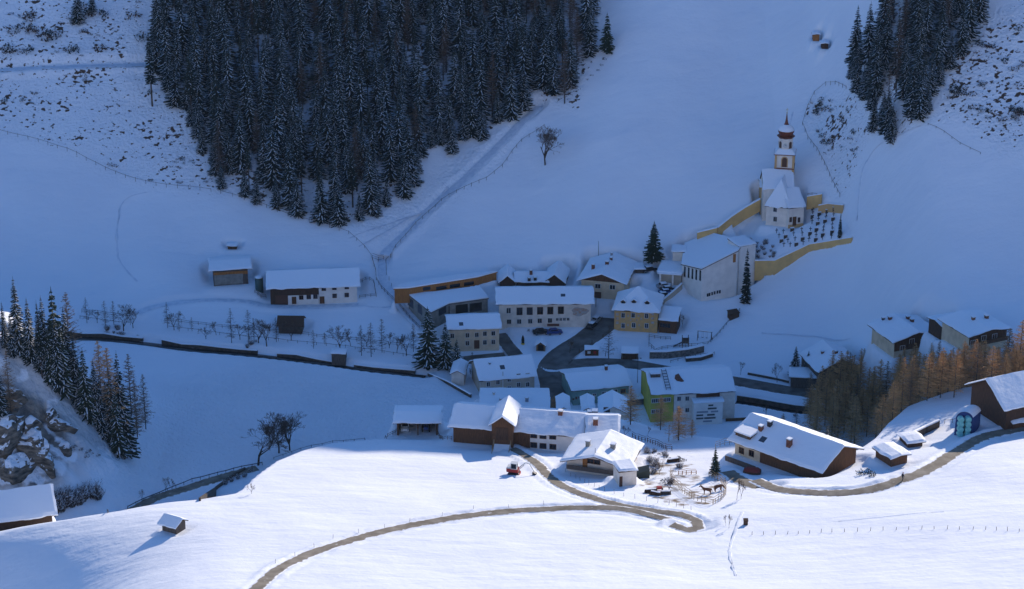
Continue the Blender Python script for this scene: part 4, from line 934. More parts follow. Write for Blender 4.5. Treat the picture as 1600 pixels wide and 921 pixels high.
# ---------------------------------------------------------------- terrain sheet
def axis(lo, hi, step, far_lo, far_hi):
    c = list(np.arange(lo, hi + step, step)); s = step; a = lo
    left = []
    while a > far_lo: s *= 1.16; a -= s; left.append(a)
    s = step; b = c[-1]; right = []
    while b < far_hi: s *= 1.16; b += s; right.append(b)
    return np.array(left[::-1] + c + right)
gx = axis(-158, 158, 0.62, -2200, 2200); gy = axis(318, 712, 0.62, -900, 2600)
GX, GY = np.meshgrid(gx, gy)
GZ = apply_mods(GX, GY, h0(GX, GY))
def Hh(x, y):
    i = int(np.searchsorted(gx, x) - 1); j = int(np.searchsorted(gy, y) - 1)
    fx = (x - gx[i]) / (gx[i + 1] - gx[i]); fy = (y - gy[j]) / (gy[j + 1] - gy[j])
    return float((GZ[j, i] * (1 - fx) + GZ[j, i + 1] * fx) * (1 - fy) + (GZ[j + 1, i] * (1 - fx) + GZ[j + 1, i + 1] * fx) * fy)
def Hv(x, y):
    i = np.clip(np.searchsorted(gx, x) - 1, 0, len(gx) - 2); j = np.clip(np.searchsorted(gy, y) - 1, 0, len(gy) - 2)
    fx = (x - gx[i]) / (gx[i + 1] - gx[i]); fy = (y - gy[j]) / (gy[j + 1] - gy[j])
    return (GZ[j, i] * (1 - fx) + GZ[j, i + 1] * fx) * (1 - fy) + (GZ[j + 1, i] * (1 - fx) + GZ[j + 1, i + 1] * fx) * fy
def G(u, v): return cast(u, v, Hv)
# fine relief where the photo shows churned snow
def wpoly(px, fn=None): return [(p.x, p.y) for p in (cast(u, v, fn or Hv) for u, v in px)]
def region(px, soft, fn=None):
    poly = wpoly(px, fn); xs = [p[0] for p in poly]; ys = [p[1] for p in poly]; out = np.zeros(GX.shape)
    m = (GX > min(xs) - soft) & (GX < max(xs) + soft) & (GY > min(ys) - soft) & (GY < max(ys) + soft)
    sd = poly_sd(GX[m], GY[m], poly); out[m] = 1 - sm(-soft, soft, sd); return out
REG_UL = [(-60, -20), (228, -20), (240, 120), (300, 190), (352, 300), (330, 300), (210, 284), (120, 244), (-60, 190)]
REG_CR = [(1268, 150), (1335, 132), (1375, 190), (1345, 235), (1322, 300), (1300, 285), (1285, 225), (1258, 190)]
REG_TR = [(1455, 190), (1480, 110), (1530, 30), (1640, -20), (1660, 250), (1560, 235), (1500, 190)]
REG_FOR = [(232, -40), (240, 100), (300, 188), (345, 288), (400, 312), (520, 346), (560, 340), (600, 322), (648, 285), (655, 240), (700, 226), (760, 212), (838, 160), (905, 172), (915, 120), (930, 80), (945, -40)]
REG_FR = [(1388, -40), (1372, 60), (1332, 104), (1345, 150), (1366, 205), (1400, 212), (1440, 188), (1462, 140), (1505, 80), (1535, 30), (1545, -40)]
a_tuft = np.maximum.reduce([.62 * region(REG_UL, 5), .72 * region(REG_CR, 3), .75 * region(REG_TR, 4), .75 * region(REG_FOR, 2), .75 * region(REG_FR, 2)])
a_rough = np.maximum.reduce([.9 * region([(150, 700), (250, 600), (420, 570), (600, 590), (735, 640), (600, 690), (380, 720), (200, 780)], 12), .55 * region([(540, 352), (660, 292), (720, 240), (838, 170), (800, 240), (690, 330), (600, 398)], 4), a_tuft])
fr_ = fn_crest = (GY < ycrest(GX) + 3)
a_dirt = np.maximum.reduce([.75 * region([(990, 740), (1040, 700), (1080, 720), (1130, 760), (1140, 790), (1060, 795), (1000, 775)], 3), .45 * region([(980, 690), (1080, 690), (1130, 745), (1000, 720)], 4), .62 * region([(1060, 745), (1120, 745), (1138, 775), (1100, 788), (1055, 765)], 2)])
top = interp(GX, [(-400, 34), (-135, 40), (-117, 38), (-108, 31), (-100, 20), (-94, 10), (-89, 3), (-84, 0), (400, 0)])
a_rock = np.maximum(.95 * region([(-80, 585), (30, 600), (75, 625), (108, 660), (112, 700), (95, 745), (60, 775), (-80, 775)], 2.5), .45 * region([(-80, 520), (60, 560), (130, 650), (175, 705), (120, 740), (-80, 780)], 3))
GZ += a_rough * 0.16 * fbm(GX / 1.7, GY / 1.7, 41, 3) + a_tuft * .25 * fbm(GX / 3.0, GY / 3.0, 44, 3)
GZ += .10 * fbm(GX / 6.0, GY / 9.0, 47, 3) * (GY > 300) + .45 * fbm(GX / 14.0, GY / 9.0, 48, 4) * sm(560, 620, GY) * (a_rough > -1)
nx_, ny_ = len(gx), len(gy)
co_ = np.stack([GX.ravel(), GY.ravel(), GZ.ravel()], 1).astype(np.float32)
idx = np.arange(nx_ * ny_).reshape(ny_, nx_)
q_ = np.stack([idx[:-1, :-1], idx[:-1, 1:], idx[1:, 1:], idx[1:, :-1]], -1).reshape(-1, 4)
me = bpy.data.meshes.new('snow_ground'); me.vertices.add(len(co_)); me.vertices.foreach_set('co', co_.ravel())
me.loops.add(q_.size); me.loops.foreach_set('vertex_index', q_.ravel().astype(np.int32))
me.polygons.add(len(q_)); me.polygons.foreach_set('loop_start', (np.arange(len(q_)) * 4).astype(np.int32)); me.polygons.foreach_set('loop_total', np.full(len(q_), 4, np.int32))
me.polygons.foreach_set('use_smooth', np.ones(len(q_), bool)); me.update(calc_edges=True)
for nm, arr in (('tuft', a_tuft), ('rough', a_rough), ('dirt', a_dirt), ('rock', a_rock)):
    at = me.attributes.new(nm, 'FLOAT', 'POINT'); at.data.foreach_set('value', arr.ravel().astype(np.float32))
me.materials.append(MAT['snow_ground'])
ground = bpy.data.objects.new('ground', me); COL.objects.link(ground); ground['kind'] = 'structure'

def ribbon(name, a, hw, m, kind='structure', lift=.0, wob=.25, seed=1):
    mb = MB(); n = len(a); rows = []; ed = []
    sd = seed * 17.3
    ts = (-1.25, -1.0, -.5, 0, .5, 1.0, 1.25)
    for i in range(n):
        p = a[i]; t = a[min(n - 1, i + 1)] - a[max(0, i - 1)]; L = math.hypot(t[0], t[1]); nx, ny = -t[1] / L, t[0] / L
        for k, s in enumerate(ts):
            w = hw * s + wob * float(vnoise(np.array(p[0] / 2.5 + sd), np.array(p[1] / 2.5 + s * 5))) * (abs(s) >= 1)
            z = p[2] + lift + (.0 if abs(s) <= 1 else -.10)
            mb.v.append((p[0] + nx * w, p[1] + ny * w, z)); ed.append({1.25: 1.0, 1.0: .8, .5: .22, 0: .52}[abs(s)])
    K = len(ts)
    for i in range(n - 1):
        for k in range(K - 1): mb.f.append((i * K + k + 1, i * K + k, (i + 1) * K + k, (i + 1) * K + k + 1)); mb.m.append(0)
    o = mb.build(name, m, smooth=True); o['kind'] = kind
    at = o.data.attributes.new('edge', 'FLOAT', 'POINT'); at.data.foreach_set('value', ed)
    return o
ribbon('gravel_road', r_low, 1.1, 'gravel_road', seed=1, wob=.45); ribbon('gravel_road', r_up, 1.1, 'gravel_road', seed=2, lift=.02, wob=.45)
ribbon('gravel_road', r_right, 1.35, 'gravel_road', seed=3, wob=.5); ribbon('farm_track', r_drive, 1.6, 'gravel_road', seed=4, lift=.03)
ribbon('street', r_street, 3.0, 'asphalt', lift=.012); ribbon('street', r_main, 2.2, 'asphalt', lift=.02); ribbon('lane', r_side, 1.6, 'asphalt', lift=.004)
ribbon('lane', r_yard, 2.2, 'asphalt'); ribbon('road', r_left, 1.6, 'gravel_road', wob=.4, seed=6)
ribbon('snow_track', r_track, 1.2, 'snow_packed', lift=-.16, wob=.5); ribbon('snow_track', r_track2, 1.2, 'snow_packed', lift=-.16, wob=.5)
ribbon('snow_track', r_fl, 1.0, 'snow_packed', lift=-.08, wob=.5); ribbon('snow_track', r_ul, 1.1, 'snow_packed', lift=-.16, wob=.5)
ribbon('stream', r_stream, .9, 'water', lift=-1.1); ribbon('stream', r_stream2, .8, 'water', lift=-1.1)
# stream wall on the uphill side
def offset(a, d, z=0):
    out = []
    for i in range(len(a)):
        t = a[min(len(a) - 1, i + 1)] - a[max(0, i - 1)]; L = math.hypot(t[0], t[1]); out.append(Vector((a[i][0] - t[1] / L * d, a[i][1] + t[0] / L * d, a[i][2] + z)))
    return out
sw = offset(r_stream, 1.3)[::3]
_rs = random.Random(8)
for k_, (i0, i1, lb) in enumerate([(0, .31, 'left piece of the dark stream wall, beside the firs'), (.325, .60, 'middle piece of the dark stream wall below the long farmhouse'), (.615, .80, 'third piece of the dark stream wall around the pump house'), (.815, 1.0, 'right piece of the dark stream wall by the big snowy firs')]):
    seg = sw[int(i0 * len(sw)):max(int(i1 * len(sw)), int(i0 * len(sw)) + 2)]
    wall_line('stream_wall', lb, 'wall', seg, [Hh(p.x, p.y + 1.6) - .55 + _rs.uniform(-.3, .2) for p in seg], 'stone_brown', th=.6, base=2.2)
sw2 = offset(r_stream2, 1.0)[::3]
wall_line('stream_wall', 'dark stone wall lining the stream to the right of the long white house', 'wall', sw2, [p.z + .25 for p in sw2], 'stone_brown', th=.5, base=2.2)
# ---------------------------------------------------------------- plants
def conifer_mesh(seed, Hh_=20.0, Rr=3.3, snow=.5, bare=.06, nm='needles', dens=1.0):
    rd = random.Random(seed); c = MB(); n = int(Hh_ * 1.9 * dens)
    for i in range(n):
        t = bare + (1 - bare) * (i + rd.random() * .6) / n; z = t * Hh_
        if t > .985: continue
        r0 = Rr * ((1 - t) ** .82) * (0.75 + .25 * min(1, (t - bare) * 8 + .3)) + .12
        nb = max(5, int((5 + 5 * (1 - t)) * dens)); ph = rd.random() * 6.3
        for k in range(nb):
            if rd.random() < .08: continue
            az = ph + 6.283 * k / nb + rd.uniform(-.3, .3); r = r0 * rd.uniform(.62, 1.12); ca, sa = math.cos(az), math.sin(az)
            droop = rd.uniform(.18, .42); w = .16 * r + .16; segs = 3 if r > 1.2 else 2
            def pt(u, side, dz): 
                x = r * u; y = side; return (ca * x - sa * y, sa * x + ca * y, z - droop * r * (max(0.0, u) ** 1.2) * (1.25 - .45 * u) + dz)
            prev = (pt(.03, 0, 0),) * 3
            for s_ in range(1, segs + 1):
                u = s_ / segs; ws = w * (1.15 - .75 * u) * rd.uniform(.7, 1.3)
                cur = (pt(u - .1, -ws, -.22 * ws - .14), pt(u, 0, 0), pt(u - .1, ws, -.22 * ws - .14))
                if s_ == 1: c.add([prev[1], cur[0], cur[1], cur[2]], [(0, 1, 2), (0, 2, 3)])
                else: c.add([prev[0], prev[1], prev[2], cur[0], cur[1], cur[2]], [(0, 3, 4, 1), (1, 4, 5, 2)])
                if rd.random() < .75:
                    e = rd.choice((-1, 1)); c.add([pt(u - .22, e * ws * .3, -.05), pt(u - .12, e * ws * .9, -.1), pt(u - .1 + .12, e * (ws + rd.uniform(.25, .55)), -rd.uniform(.35, .7))], [(0, 1, 2)])
                if rd.random() < snow * (.35 + .65 * (u > .6)):
                    k2 = ws * rd.uniform(.35, .8); c.add([pt(u - .34, -k2 * .6, .05), pt(u - .02, -k2 * .8, .03), pt(u + .02, k2 * .5, .05), pt(u - .28, k2 * .7, .06)], [(0, 1, 2, 3)], 1)
                prev = cur
    # leader
    c.tube((0, 0, Hh_ * .95), (0, 0, Hh_ * 1.02), .10, .02, 4)
    t = MB().tube((0, 0, -1.2), (0, 0, Hh_ * .45), Hh_ * .0125, Hh_ * .009, 7).tube((0, 0, Hh_ * .45), (0, 0, Hh_ * .97), Hh_ * .009, .03, 6)
    return t.mesh('conifer_trunk', 'bark'), c.mesh('conifer_crown', [nm, 'snow_roof'])
def larch_mesh(seed, Hh_=16.0, Rr=2.4, m='larch_twig', dens=1.0, th=.055):
    rd = random.Random(seed); c = MB(); n = int(Hh_ * 3.2 * dens)
    def strip(p, q, w, a):
        d = Vector((q[0] - p[0], q[1] - p[1], q[2] - p[2])); sd = Vector((math.cos(a), math.sin(a), rd.uniform(-.5, .5))).cross(d)
        if sd.length < 1e-4: return
        sd = sd.normalized() * w; c.add([(p[0] - sd.x, p[1] - sd.y, p[2] - sd.z), (p[0] + sd.x, p[1] + sd.y, p[2] + sd.z), (q[0], q[1], q[2])], [(0, 1, 2)])
    for i in range(n):
        t = .12 + .88 * (i + rd.random()) / n; z = t * Hh_; r0 = Rr * ((1 - t) ** .75) * min(1, .45 + (t - .1) * 3.0) + .15
        for k in range(rd.randint(3, 5)):
            az = rd.random() * 6.283; r = r0 * rd.uniform(.55, 1.1); up = rd.uniform(-.1, .45) * r
            p = (0, 0, z); q = (r * math.cos(az), r * math.sin(az), z + up)
            strip(p, q, th * .9, rd.random() * 6)
            for j in range(5):
                u = rd.uniform(.2, .98); b = (q[0] * u, q[1] * u, z + up * u); a2 = az + rd.uniform(-1.5, 1.5); l = rd.uniform(.25, .75) * (r * .35 + .25)
                strip(b, (b[0] + l * math.cos(a2), b[1] + l * math.sin(a2), b[2] + rd.uniform(-.45, .25) * l - .05), th * .75, rd.random() * 6)
    t = MB().tube((0, 0, -1.2), (0, 0, Hh_ * .5), Hh_ * .011, Hh_ * .007, 6).tube((0, 0, Hh_ * .5), (0, 0, Hh_), Hh_ * .007, .03, 5)
    return t.mesh('larch_trunk', 'bark_grey'), c.mesh('larch_crown', m)
def bare_mesh(seed, Hh_=9.0, spread=.55, m='twig_dark', trunks=1, lv=6, th=1.0):
    rd = random.Random(seed); t = MB(); c = MB()
    def br(p, d, l, r, k):
        q = p + d * l
        (t if k <= 1 else c).tube(p, q, r, r * .68, 5 if k < 2 else 3, cap=False)
        if k >= lv: return
        for j in range(rd.choice((2, 3)) if k else 3):
            a = d.orthogonal().normalized(); a.rotate(Matrix.Rotation(rd.random() * 6.283, 3, d)); nd = (d + a * rd.uniform(.35, .9) * spread * 1.4 + Vector((0, 0, .16))).normalized()
            br(p + d * l * rd.uniform(.62, 1.0), nd, l * rd.uniform(.6, .86), max(.018 * th, r * rd.uniform(.5, .68)), k + 1)
    for i in range(trunks):
        d = Vector((rd.uniform(-.15, .15), rd.uniform(-.1, .1), 1)).normalized(); br(Vector((0, 0, -.6)), d, Hh_ * .28, Hh_ * .018 * th, 0)
    return t.mesh('tree_trunk', 'bark'), c.mesh('tree_crown', m)
def shrub_mesh(seed, m='shrub_brown', r=1.0, h=.8, n=60, snow=.15, w=.22):
    rd = random.Random(seed); c = MB()
    for i in range(n):
        a = rd.random() * 6.283; rr = r * math.sqrt(rd.random()); z = rd.random() * h * (1 - .5 * rr / r)
        x, y = rr * math.cos(a), rr * math.sin(a); s = w * rd.uniform(.5, 1.3)
        d = Vector((rd.gauss(0, 1), rd.gauss(0, 1), rd.gauss(0, .8) + .6)).normalized() * s; e = Vector((rd.gauss(0, 1), rd.gauss(0, 1), rd.gauss(0, 1))).normalized() * s * .6
        p = Vector((x, y, z - .1)); c.add([tuple(p - e), tuple(p + e), tuple(p + d * 1.6)], [(0, 1, 2)], 1 if rd.random() < snow and z > h * .4 else 0)
    return c.mesh('shrub', [m, 'snow_roof'])
def thicket_mesh(seed, m='twig_dark', r=1.6, h=2.6, n=220, th=.035, snow=0.0):
    rd = random.Random(seed); c = MB()
    for i in range(n):
        a = rd.random() * 6.283; rr = r * .45 * rd.random(); b = Vector((rr * math.cos(a), rr * math.sin(a), -.2))
        d = Vector((math.cos(a) * rd.uniform(.1, .7), math.sin(a) * rd.uniform(.1, .7), 1)).normalized(); l = h * rd.uniform(.5, 1)
        q = b + d * l; s = d.orthogonal().normalized(); s.rotate(Matrix.Rotation(rd.random() * 6, 3, d)); s *= th
        c.add([tuple(b - s), tuple(b + s), tuple(q)], [(0, 1, 2)])
        for j in range(4):
            u = rd.uniform(.35, .95); p = b + d * l * u; e = (d + Vector((rd.gauss(0, .7), rd.gauss(0, .7), rd.gauss(0, .4)))).normalized() * l * .25; sn = rd.random() < snow
            c.add([tuple(p - s * (.7 if not sn else 1.8)), tuple(p + s * (.7 if not sn else 1.8)), tuple(p + e)], [(0, 1, 2)], 1 if sn else 0)
    return c.mesh('thicket', [m, 'snow_roof'])
TM_ = {}
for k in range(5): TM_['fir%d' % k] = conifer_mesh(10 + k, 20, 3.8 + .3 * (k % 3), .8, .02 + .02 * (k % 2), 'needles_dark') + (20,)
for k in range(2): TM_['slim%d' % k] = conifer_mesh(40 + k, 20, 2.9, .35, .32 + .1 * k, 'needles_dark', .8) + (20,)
for k in range(2): TM_['green%d' % k] = conifer_mesh(30 + k, 12, 3.0, .14, .06, 'needles', 1.1) + (12,)
TM_['snowfir'] = conifer_mesh(37, 14, 3.6, .75, .05, 'needles') + (14,)
TM_['column'] = conifer_mesh(38, 12, 1.35, .25, .02, 'needles_dark', 1.3) + (12,)
for k in range(4): TM_['larch%d' % k] = larch_mesh(50 + k, 16, 4.6 + .8 * (k % 2), 'larch_twig', 1.35, .08) + (16,)
for k in range(2): TM_['dull%d' % k] = larch_mesh(60 + k, 16, 4.2, 'larch_twig_dull', 1.2, .07) + (16,)
TM_['grey0'] = larch_mesh(66, 17, 3.0, 'twig_dark', 1.3, .06) + (17,)
for k in range(3): TM_['thin%d' % k] = larch_mesh(70 + k, 8, 2.0, 'twig_dark', 1.1, .03) + (8,)
for k in range(3): TM_['bare%d' % k] = bare_mesh(80 + k, 9, .65, 'twig_dark', 1, 7, 1.0) + (9,)
TM_['bigbare0'] = bare_mesh(95, 11, .70, 'twig_dark', 1, 8, 1.0) + (11,)
TM_['bigbare1'] = bare_mesh(98, 11, .70, 'twig_dark', 2, 7, .9) + (11,)
NT = [0]
def plant(kind, p, h, label, group=None, name='fir_tree', cat='tree', sx=1.0, rot=None):
    tr, cr, hh = TM_[kind]; s = h / hh; NT[0] += 1; rd = random.Random(NT[0])
    r = bpy.data.objects.new(name, None); COL.objects.link(r); r.location = p; s2 = s * sx
    r.scale = (s2, s2, s); r.rotation_euler = (0, 0, rd.random() * 6.28 if rot is None else rot); r.empty_display_size = .5
    tag(r, label, cat, group)
    for nm, me_ in (('trunk', tr), ('crown', cr)):
        c = bpy.data.objects.new(nm, me_); COL.objects.link(c); c.parent = r
    return r
def plant_px(kind, u, vb, vt, label, group=None, name='fir_tree', cat='tree', wpx=None, fn=None, sx=1.0):
    p = cast(u, vb, fn or Hv); p.z = Hh(p.x, p.y); h = at_y(u, vt, p.y).z - p.z
    return plant(kind, (p.x, p.y, p.z - .1), h, label, group, name, cat, sx)
ORD = ['first', 'second', 'third', 'fourth', 'fifth', 'sixth', 'seventh', 'eighth', 'ninth', 'tenth', 'eleventh', 'twelfth', 'thirteenth', 'fourteenth', 'fifteenth', 'sixteenth', 'seventeenth', 'eighteenth', 'nineteenth', 'twentieth',
       'twenty-first', 'twenty-second', 'twenty-third', 'twenty-fourth', 'twenty-fifth', 'twenty-sixth', 'twenty-seventh', 'twenty-eighth', 'twenty-ninth', 'thirtieth']
def in_poly(u, v, poly):
    c = False; n = len(poly)
    for i in range(n):
        ax, ay = poly[i]; bx, by = poly[(i + 1) % n]
        if (ay > v) != (by > v) and u < (bx - ax) * (v - ay) / (by - ay) + ax: c = not c
    return c
def forest(poly, spacing, rowh, kinds, hr, place, group, seed, name='fir_tree', what='dark fir', xr=(-150, 150), yr=(440, 705), low=None, namer=None, capv=None):
    rd = random.Random(seed); rows = []; y = yr[0]; k = 0
    while y < yr[1]:
        row = []; x = xr[0] + (k % 2) * spacing / 2
        while x < xr[1]:
            X = x + rd.uniform(-.38, .38) * spacing; Y = y + rd.uniform(-.38, .38) * rowh; z = Hh(X, Y); u, v = project(X, Y, z)
            if -25 < u < 1625 and in_poly(u, v, poly): row.append((X, Y, z, u, v))
            x += spacing
        if row: rows.append(sorted(row))
        y += rowh; k += 1
    cnt = 0
    for ri, row in enumerate(rows):
        for ci, (X, Y, z, u, v) in enumerate(row):
            h = rd.uniform(*hr); kd = rd.choice(kinds)
            if capv: h = min(h, at_y(u, capv + rd.uniform(0, 26), Y).z - z)
            if h < 3: continue
            nm, wh = (name, what) if namer is None else namer(kd)
            size = 'tall' if h > (hr[0] + hr[1]) / 2 + 2.2 else ('short' if h < hr[0] + 1.5 else 'middling')
            plant(kd, (X, Y, z - .2), h, '%s %s, %s from left in %s row up, %s' % (size, wh, ORD[min(ci, 29)], ORD[min(ri, 29)], place), group, nm, 'tree', rd.uniform(.85, 1.15)); cnt += 1
    print('FOREST', place, cnt)
def cn(kd):
    if kd.startswith('larch') or kd.startswith('dull') or kd.startswith('grey'): return ('larch_tree', 'bare larch')
    return ('fir_tree', 'snow dusted fir')
FK = ['fir0', 'fir1', 'fir2', 'fir3', 'fir4', 'fir0', 'fir2', 'fir1', 'fir3', 'fir4', 'slim0', 'slim1', 'fir0', 'grey0', 'grey0']
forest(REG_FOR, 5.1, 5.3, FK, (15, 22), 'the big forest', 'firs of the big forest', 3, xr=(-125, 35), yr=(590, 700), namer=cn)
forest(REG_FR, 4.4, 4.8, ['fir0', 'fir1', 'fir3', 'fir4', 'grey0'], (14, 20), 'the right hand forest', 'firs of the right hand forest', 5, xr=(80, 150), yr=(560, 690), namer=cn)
def rim(px, spacing, hr, place, group, seed, kinds):
    pts = [G(u, v) for u, v in px]; rd = random.Random(seed); n_ = 0
    for i in range(len(pts) - 1):
        d = pts[i + 1] - pts[i]; d.z = 0; n = max(1, int(d.length / spacing))
        for k in range(n):
            q = pts[i] + d * ((k + rd.uniform(-.3, .3)) / n); x, y = q.x + rd.uniform(-1, 1), q.y + rd.uniform(-.6, 1.6); kd = rd.choice(kinds); h = rd.uniform(*hr)
            plant(kd, (x, y, Hh(x, y) - .2), h, '%s rim fir, %s along the edge of %s counted from the left' % ('tall' if h > sum(hr) / 2 else 'short', (ORD + ['thirty-first', 'thirty-second', 'thirty-third', 'thirty-fourth', 'thirty-fifth', 'thirty-sixth', 'thirty-seventh', 'thirty-eighth', 'thirty-ninth', 'fortieth'])[min(n_, 39)], place), group, 'fir_tree', 'tree', rd.uniform(1.1, 1.45)); n_ += 1
    print('RIM', place, n_)
rim([(246, 120), (300, 196), (348, 296), (400, 318), (460, 334), (520, 352), (562, 345), (602, 326), (648, 290), (654, 244), (700, 228), (760, 214), (836, 165)], 4.3, (8, 14), 'the big forest', 'rim firs of the big forest', 21, ['fir0', 'fir2', 'fir4', 'fir1'])
rim([(1334, 108), (1346, 150), (1364, 204), (1400, 214), (1440, 190), (1462, 145), (1500, 90)], 3.6, (8, 13), 'the right forest', 'rim firs of the right forest', 22, ['fir0', 'fir2', 'fir4', 'fir1'])
# single trees along the forest rims and above
for i, (k, u, vb, vt, lab) in enumerate([
    ('fir1', 706, 240, 178, 'small snow dusted fir standing just below the edge of the big forest'),
    ('fir2', 122, 36, -30, 'lone fir at the top of the scrubby slope, upper left'),
    ('fir3', 145, 22, -25, 'lone fir right of another at the top of the scrubby slope'),
    ('slim0', 238, 166, 50, 'thin stemmed fir with a bare trunk at the left edge of the big forest'),
    ('slim1', 300, 196, 75, 'tall bare stemmed fir left of the lower forest edge'),
    ('slim0', 343, 232, 100, 'bare stemmed fir at the lower left edge of the big forest'),
    ('green0', 948, 82, 20, 'single dark fir on the snowy rib right of the big forest'),
    ('green1', 1021, 408, 346, 'single dark bushy fir on the bare slope behind the modern hall'),
    ('column', 1165, 472, 389, 'narrow column shaped fir with snowy top against the tall white hall'),
    ('snowfir', 669, 572, 480, 'big snowy fir left of the cream house behind the stream'),
    ('snowfir', 696, 574, 506, 'middle snowy fir beside the cream house'),
    ('snowfir', 714, 580, 530, 'small snowy fir in front of the cream house'),
    ('green0', 1117, 742, 699, 'sunlit green fir beside the horse paddock'),
    ('fir0', 1242, 589, 541, 'left of two dark firs behind the timber garage'),
    ('fir1', 1262, 587, 548, 'right of two dark firs behind the timber garage'),
    ('fir2', 1291, 704, 665, 'dark young fir among the orange larches behind the big farm')]):
    plant_px(k, u, vb, vt, lab, sx=1.25 if k == 'green1' else (1.35 if i in (13, 14) else (1.15 if k == 'snowfir' else 1.0)))
# firs over the rocky nose on the left
NOSE = [('fir1', 30, 552, 432), ('fir0', 8, 540, 472), ('fir2', 49, 565, 466), ('fir3', 73, 585, 463), ('green0', 91, 598, 450), ('fir4', 62, 578, 505), ('snowfir', 80, 600, 515), ('snowfir', 101, 618, 505), ('dull0', 113, 600, 456),
        ('fir0', 121, 634, 520), ('snowfir', 136, 652, 545), ('fir2', 127, 642, 560), ('fir1', 152, 667, 562), ('snowfir', 144, 662, 590), ('larch0', 162, 668, 532), ('larch1', 176, 690, 543), ('fir3', 192, 706, 550), ('snowfir', 186, 713, 612),
        ('snowfir', 199, 713, 600), ('dull1', 209, 700, 553), ('dull0', 228, 671, 584), ('fir4', 170, 690, 596), ('dull1', 215, 684, 592), ('fir1', -12, 560, 470), ('fir2', 20, 556, 490), ('fir3', 108, 612, 480), ('slim0', 66, 590, 470), ('fir0', 160, 680, 585), ('fir2', 178, 700, 580),
        ('fir4', 3, 668, 560), ('dull0', 18, 655, 548), ('fir1', 92, 612, 490), ('snowfir', 42, 562, 500)]
for i, (k, u, vb, vt) in enumerate(sorted(NOSE, key=lambda t: t[1])):
    nm, wh = cn(k); c_ = {'fir': 'snow flecked dark fir', 'sno': 'dense snowy fir', 'gre': 'dark green fir', 'sli': 'thin fir', 'dul': 'bare grey larch', 'lar': 'bare brown larch'}[k[:3]]
    plant_px(k, u, vb, vt, '%s on the rocky spur, %s tree from the left edge' % (c_, ORD[i]) if i < 30 else '%s at the right end of the rocky spur, %s tree' % (c_, ['thirty-first', 'thirty-second', 'thirty-third', 'thirty-fourth'][i - 30]), 'trees on the rocky spur', nm, sx=.78)
# thin trees along the stream
THIN = [(152, 505, 478), (165, 513, 470), (193, 517, 464), (262, 512, 472), (280, 518, 488), (322, 530, 505), (362, 536, 482), (389, 536, 484), (404, 536, 488), (417, 541, 486), (490, 545, 515), (532, 548, 497), (565, 556, 508), (580, 558, 504), (597, 551, 498), (620, 552, 520), (635, 556, 510), (646, 550, 506), (738, 590, 550)]
_rt = random.Random(4)
THIN = sorted(THIN + [(u, 500 + (u - 120) * .085 + _rt.uniform(2, 10), 0) for u in (136, 178, 208, 272, 300, 338, 375, 397, 432, 455, 508, 548, 573, 608, 628)])
THIN = [(u, vb, vt if vt else vb - _rt.uniform(18, 42)) for u, vb, vt in THIN]
ORD += ['thirty-first', 'thirty-second', 'thirty-third', 'thirty-fourth', 'thirty-fifth', 'thirty-sixth']
for i, (u, vb, vt) in enumerate(THIN): plant_px(('thin0', 'bare1', 'thin1', 'thin2', 'bare0', 'bare2')[(i * 7) % 6], u, vb, vt, 'thin bare tree above the stream wall, %s from the left' % ORD[i], 'thin trees above the stream wall', 'bare_tree')
# larch wood below the pair of chalets
LK = ['larch0', 'larch1', 'larch2', 'larch3', 'larch0', 'larch2', 'larch1', 'larch3', 'larch0', 'dull1']
zbk = lambda x, y: np.maximum(zback(x, y), -50)
LR = [(1285, 606), (1330, 596), (1380, 560), (1480, 552), (1560, 560), (1640, 540), (1640, 640), (1500, 640), (1420, 660), (1385, 690), (1330, 705), (1275, 700), (1250, 672)]
forest(LR, 3.3, 4.0, LK, (10, 15), 'the larch wood', 'larches below the chalets', 9, xr=(55, 135), yr=(446, 540), namer=cn, capv=528)
for i, (k, u, vb, vt, lab) in enumerate([
    ('larch1', 985, 664, 603, 'orange brown larch between the green building and the lime green house'),
    ('larch0', 1060, 688, 634, 'bushy orange larch in front of the lime green house'),
    ('larch2', 1081, 684, 655, 'small orange larch right of a bushier one in front of the white house'),
    ('larch3', 1032, 672, 618, 'thin orange larch against the lime green wall'),
    ('larch3', 1223, 668, 646, 'little orange larch behind the roof of the big farm'),
    ('thin1', 1244, 672, 640, 'thin bare larch behind the roof of the big farm'),
    ('larch1', 866, 642, 618, 'low brown larch behind the farm ridge beside the street'),
    ('larch2', 1590, 596, 500, 'tall larch at the right edge beside the chalets'),
    ('dull0', 1572, 590, 512, 'greyish larch left of the tallest one at the right edge'),
    ('bigbare0', 403, 727, 656, 'brown twiggy larch left of the two big bare trees'),
    ('thin2', 951, 560, 508, 'snowy bare tree beside the small kiosk with the red sign')]):
    plant_px(k, u, vb, vt, lab, name='larch_tree', sx=2.0 if i in (1, 6) else (1.5 if i in (2, 9) else 1.35))
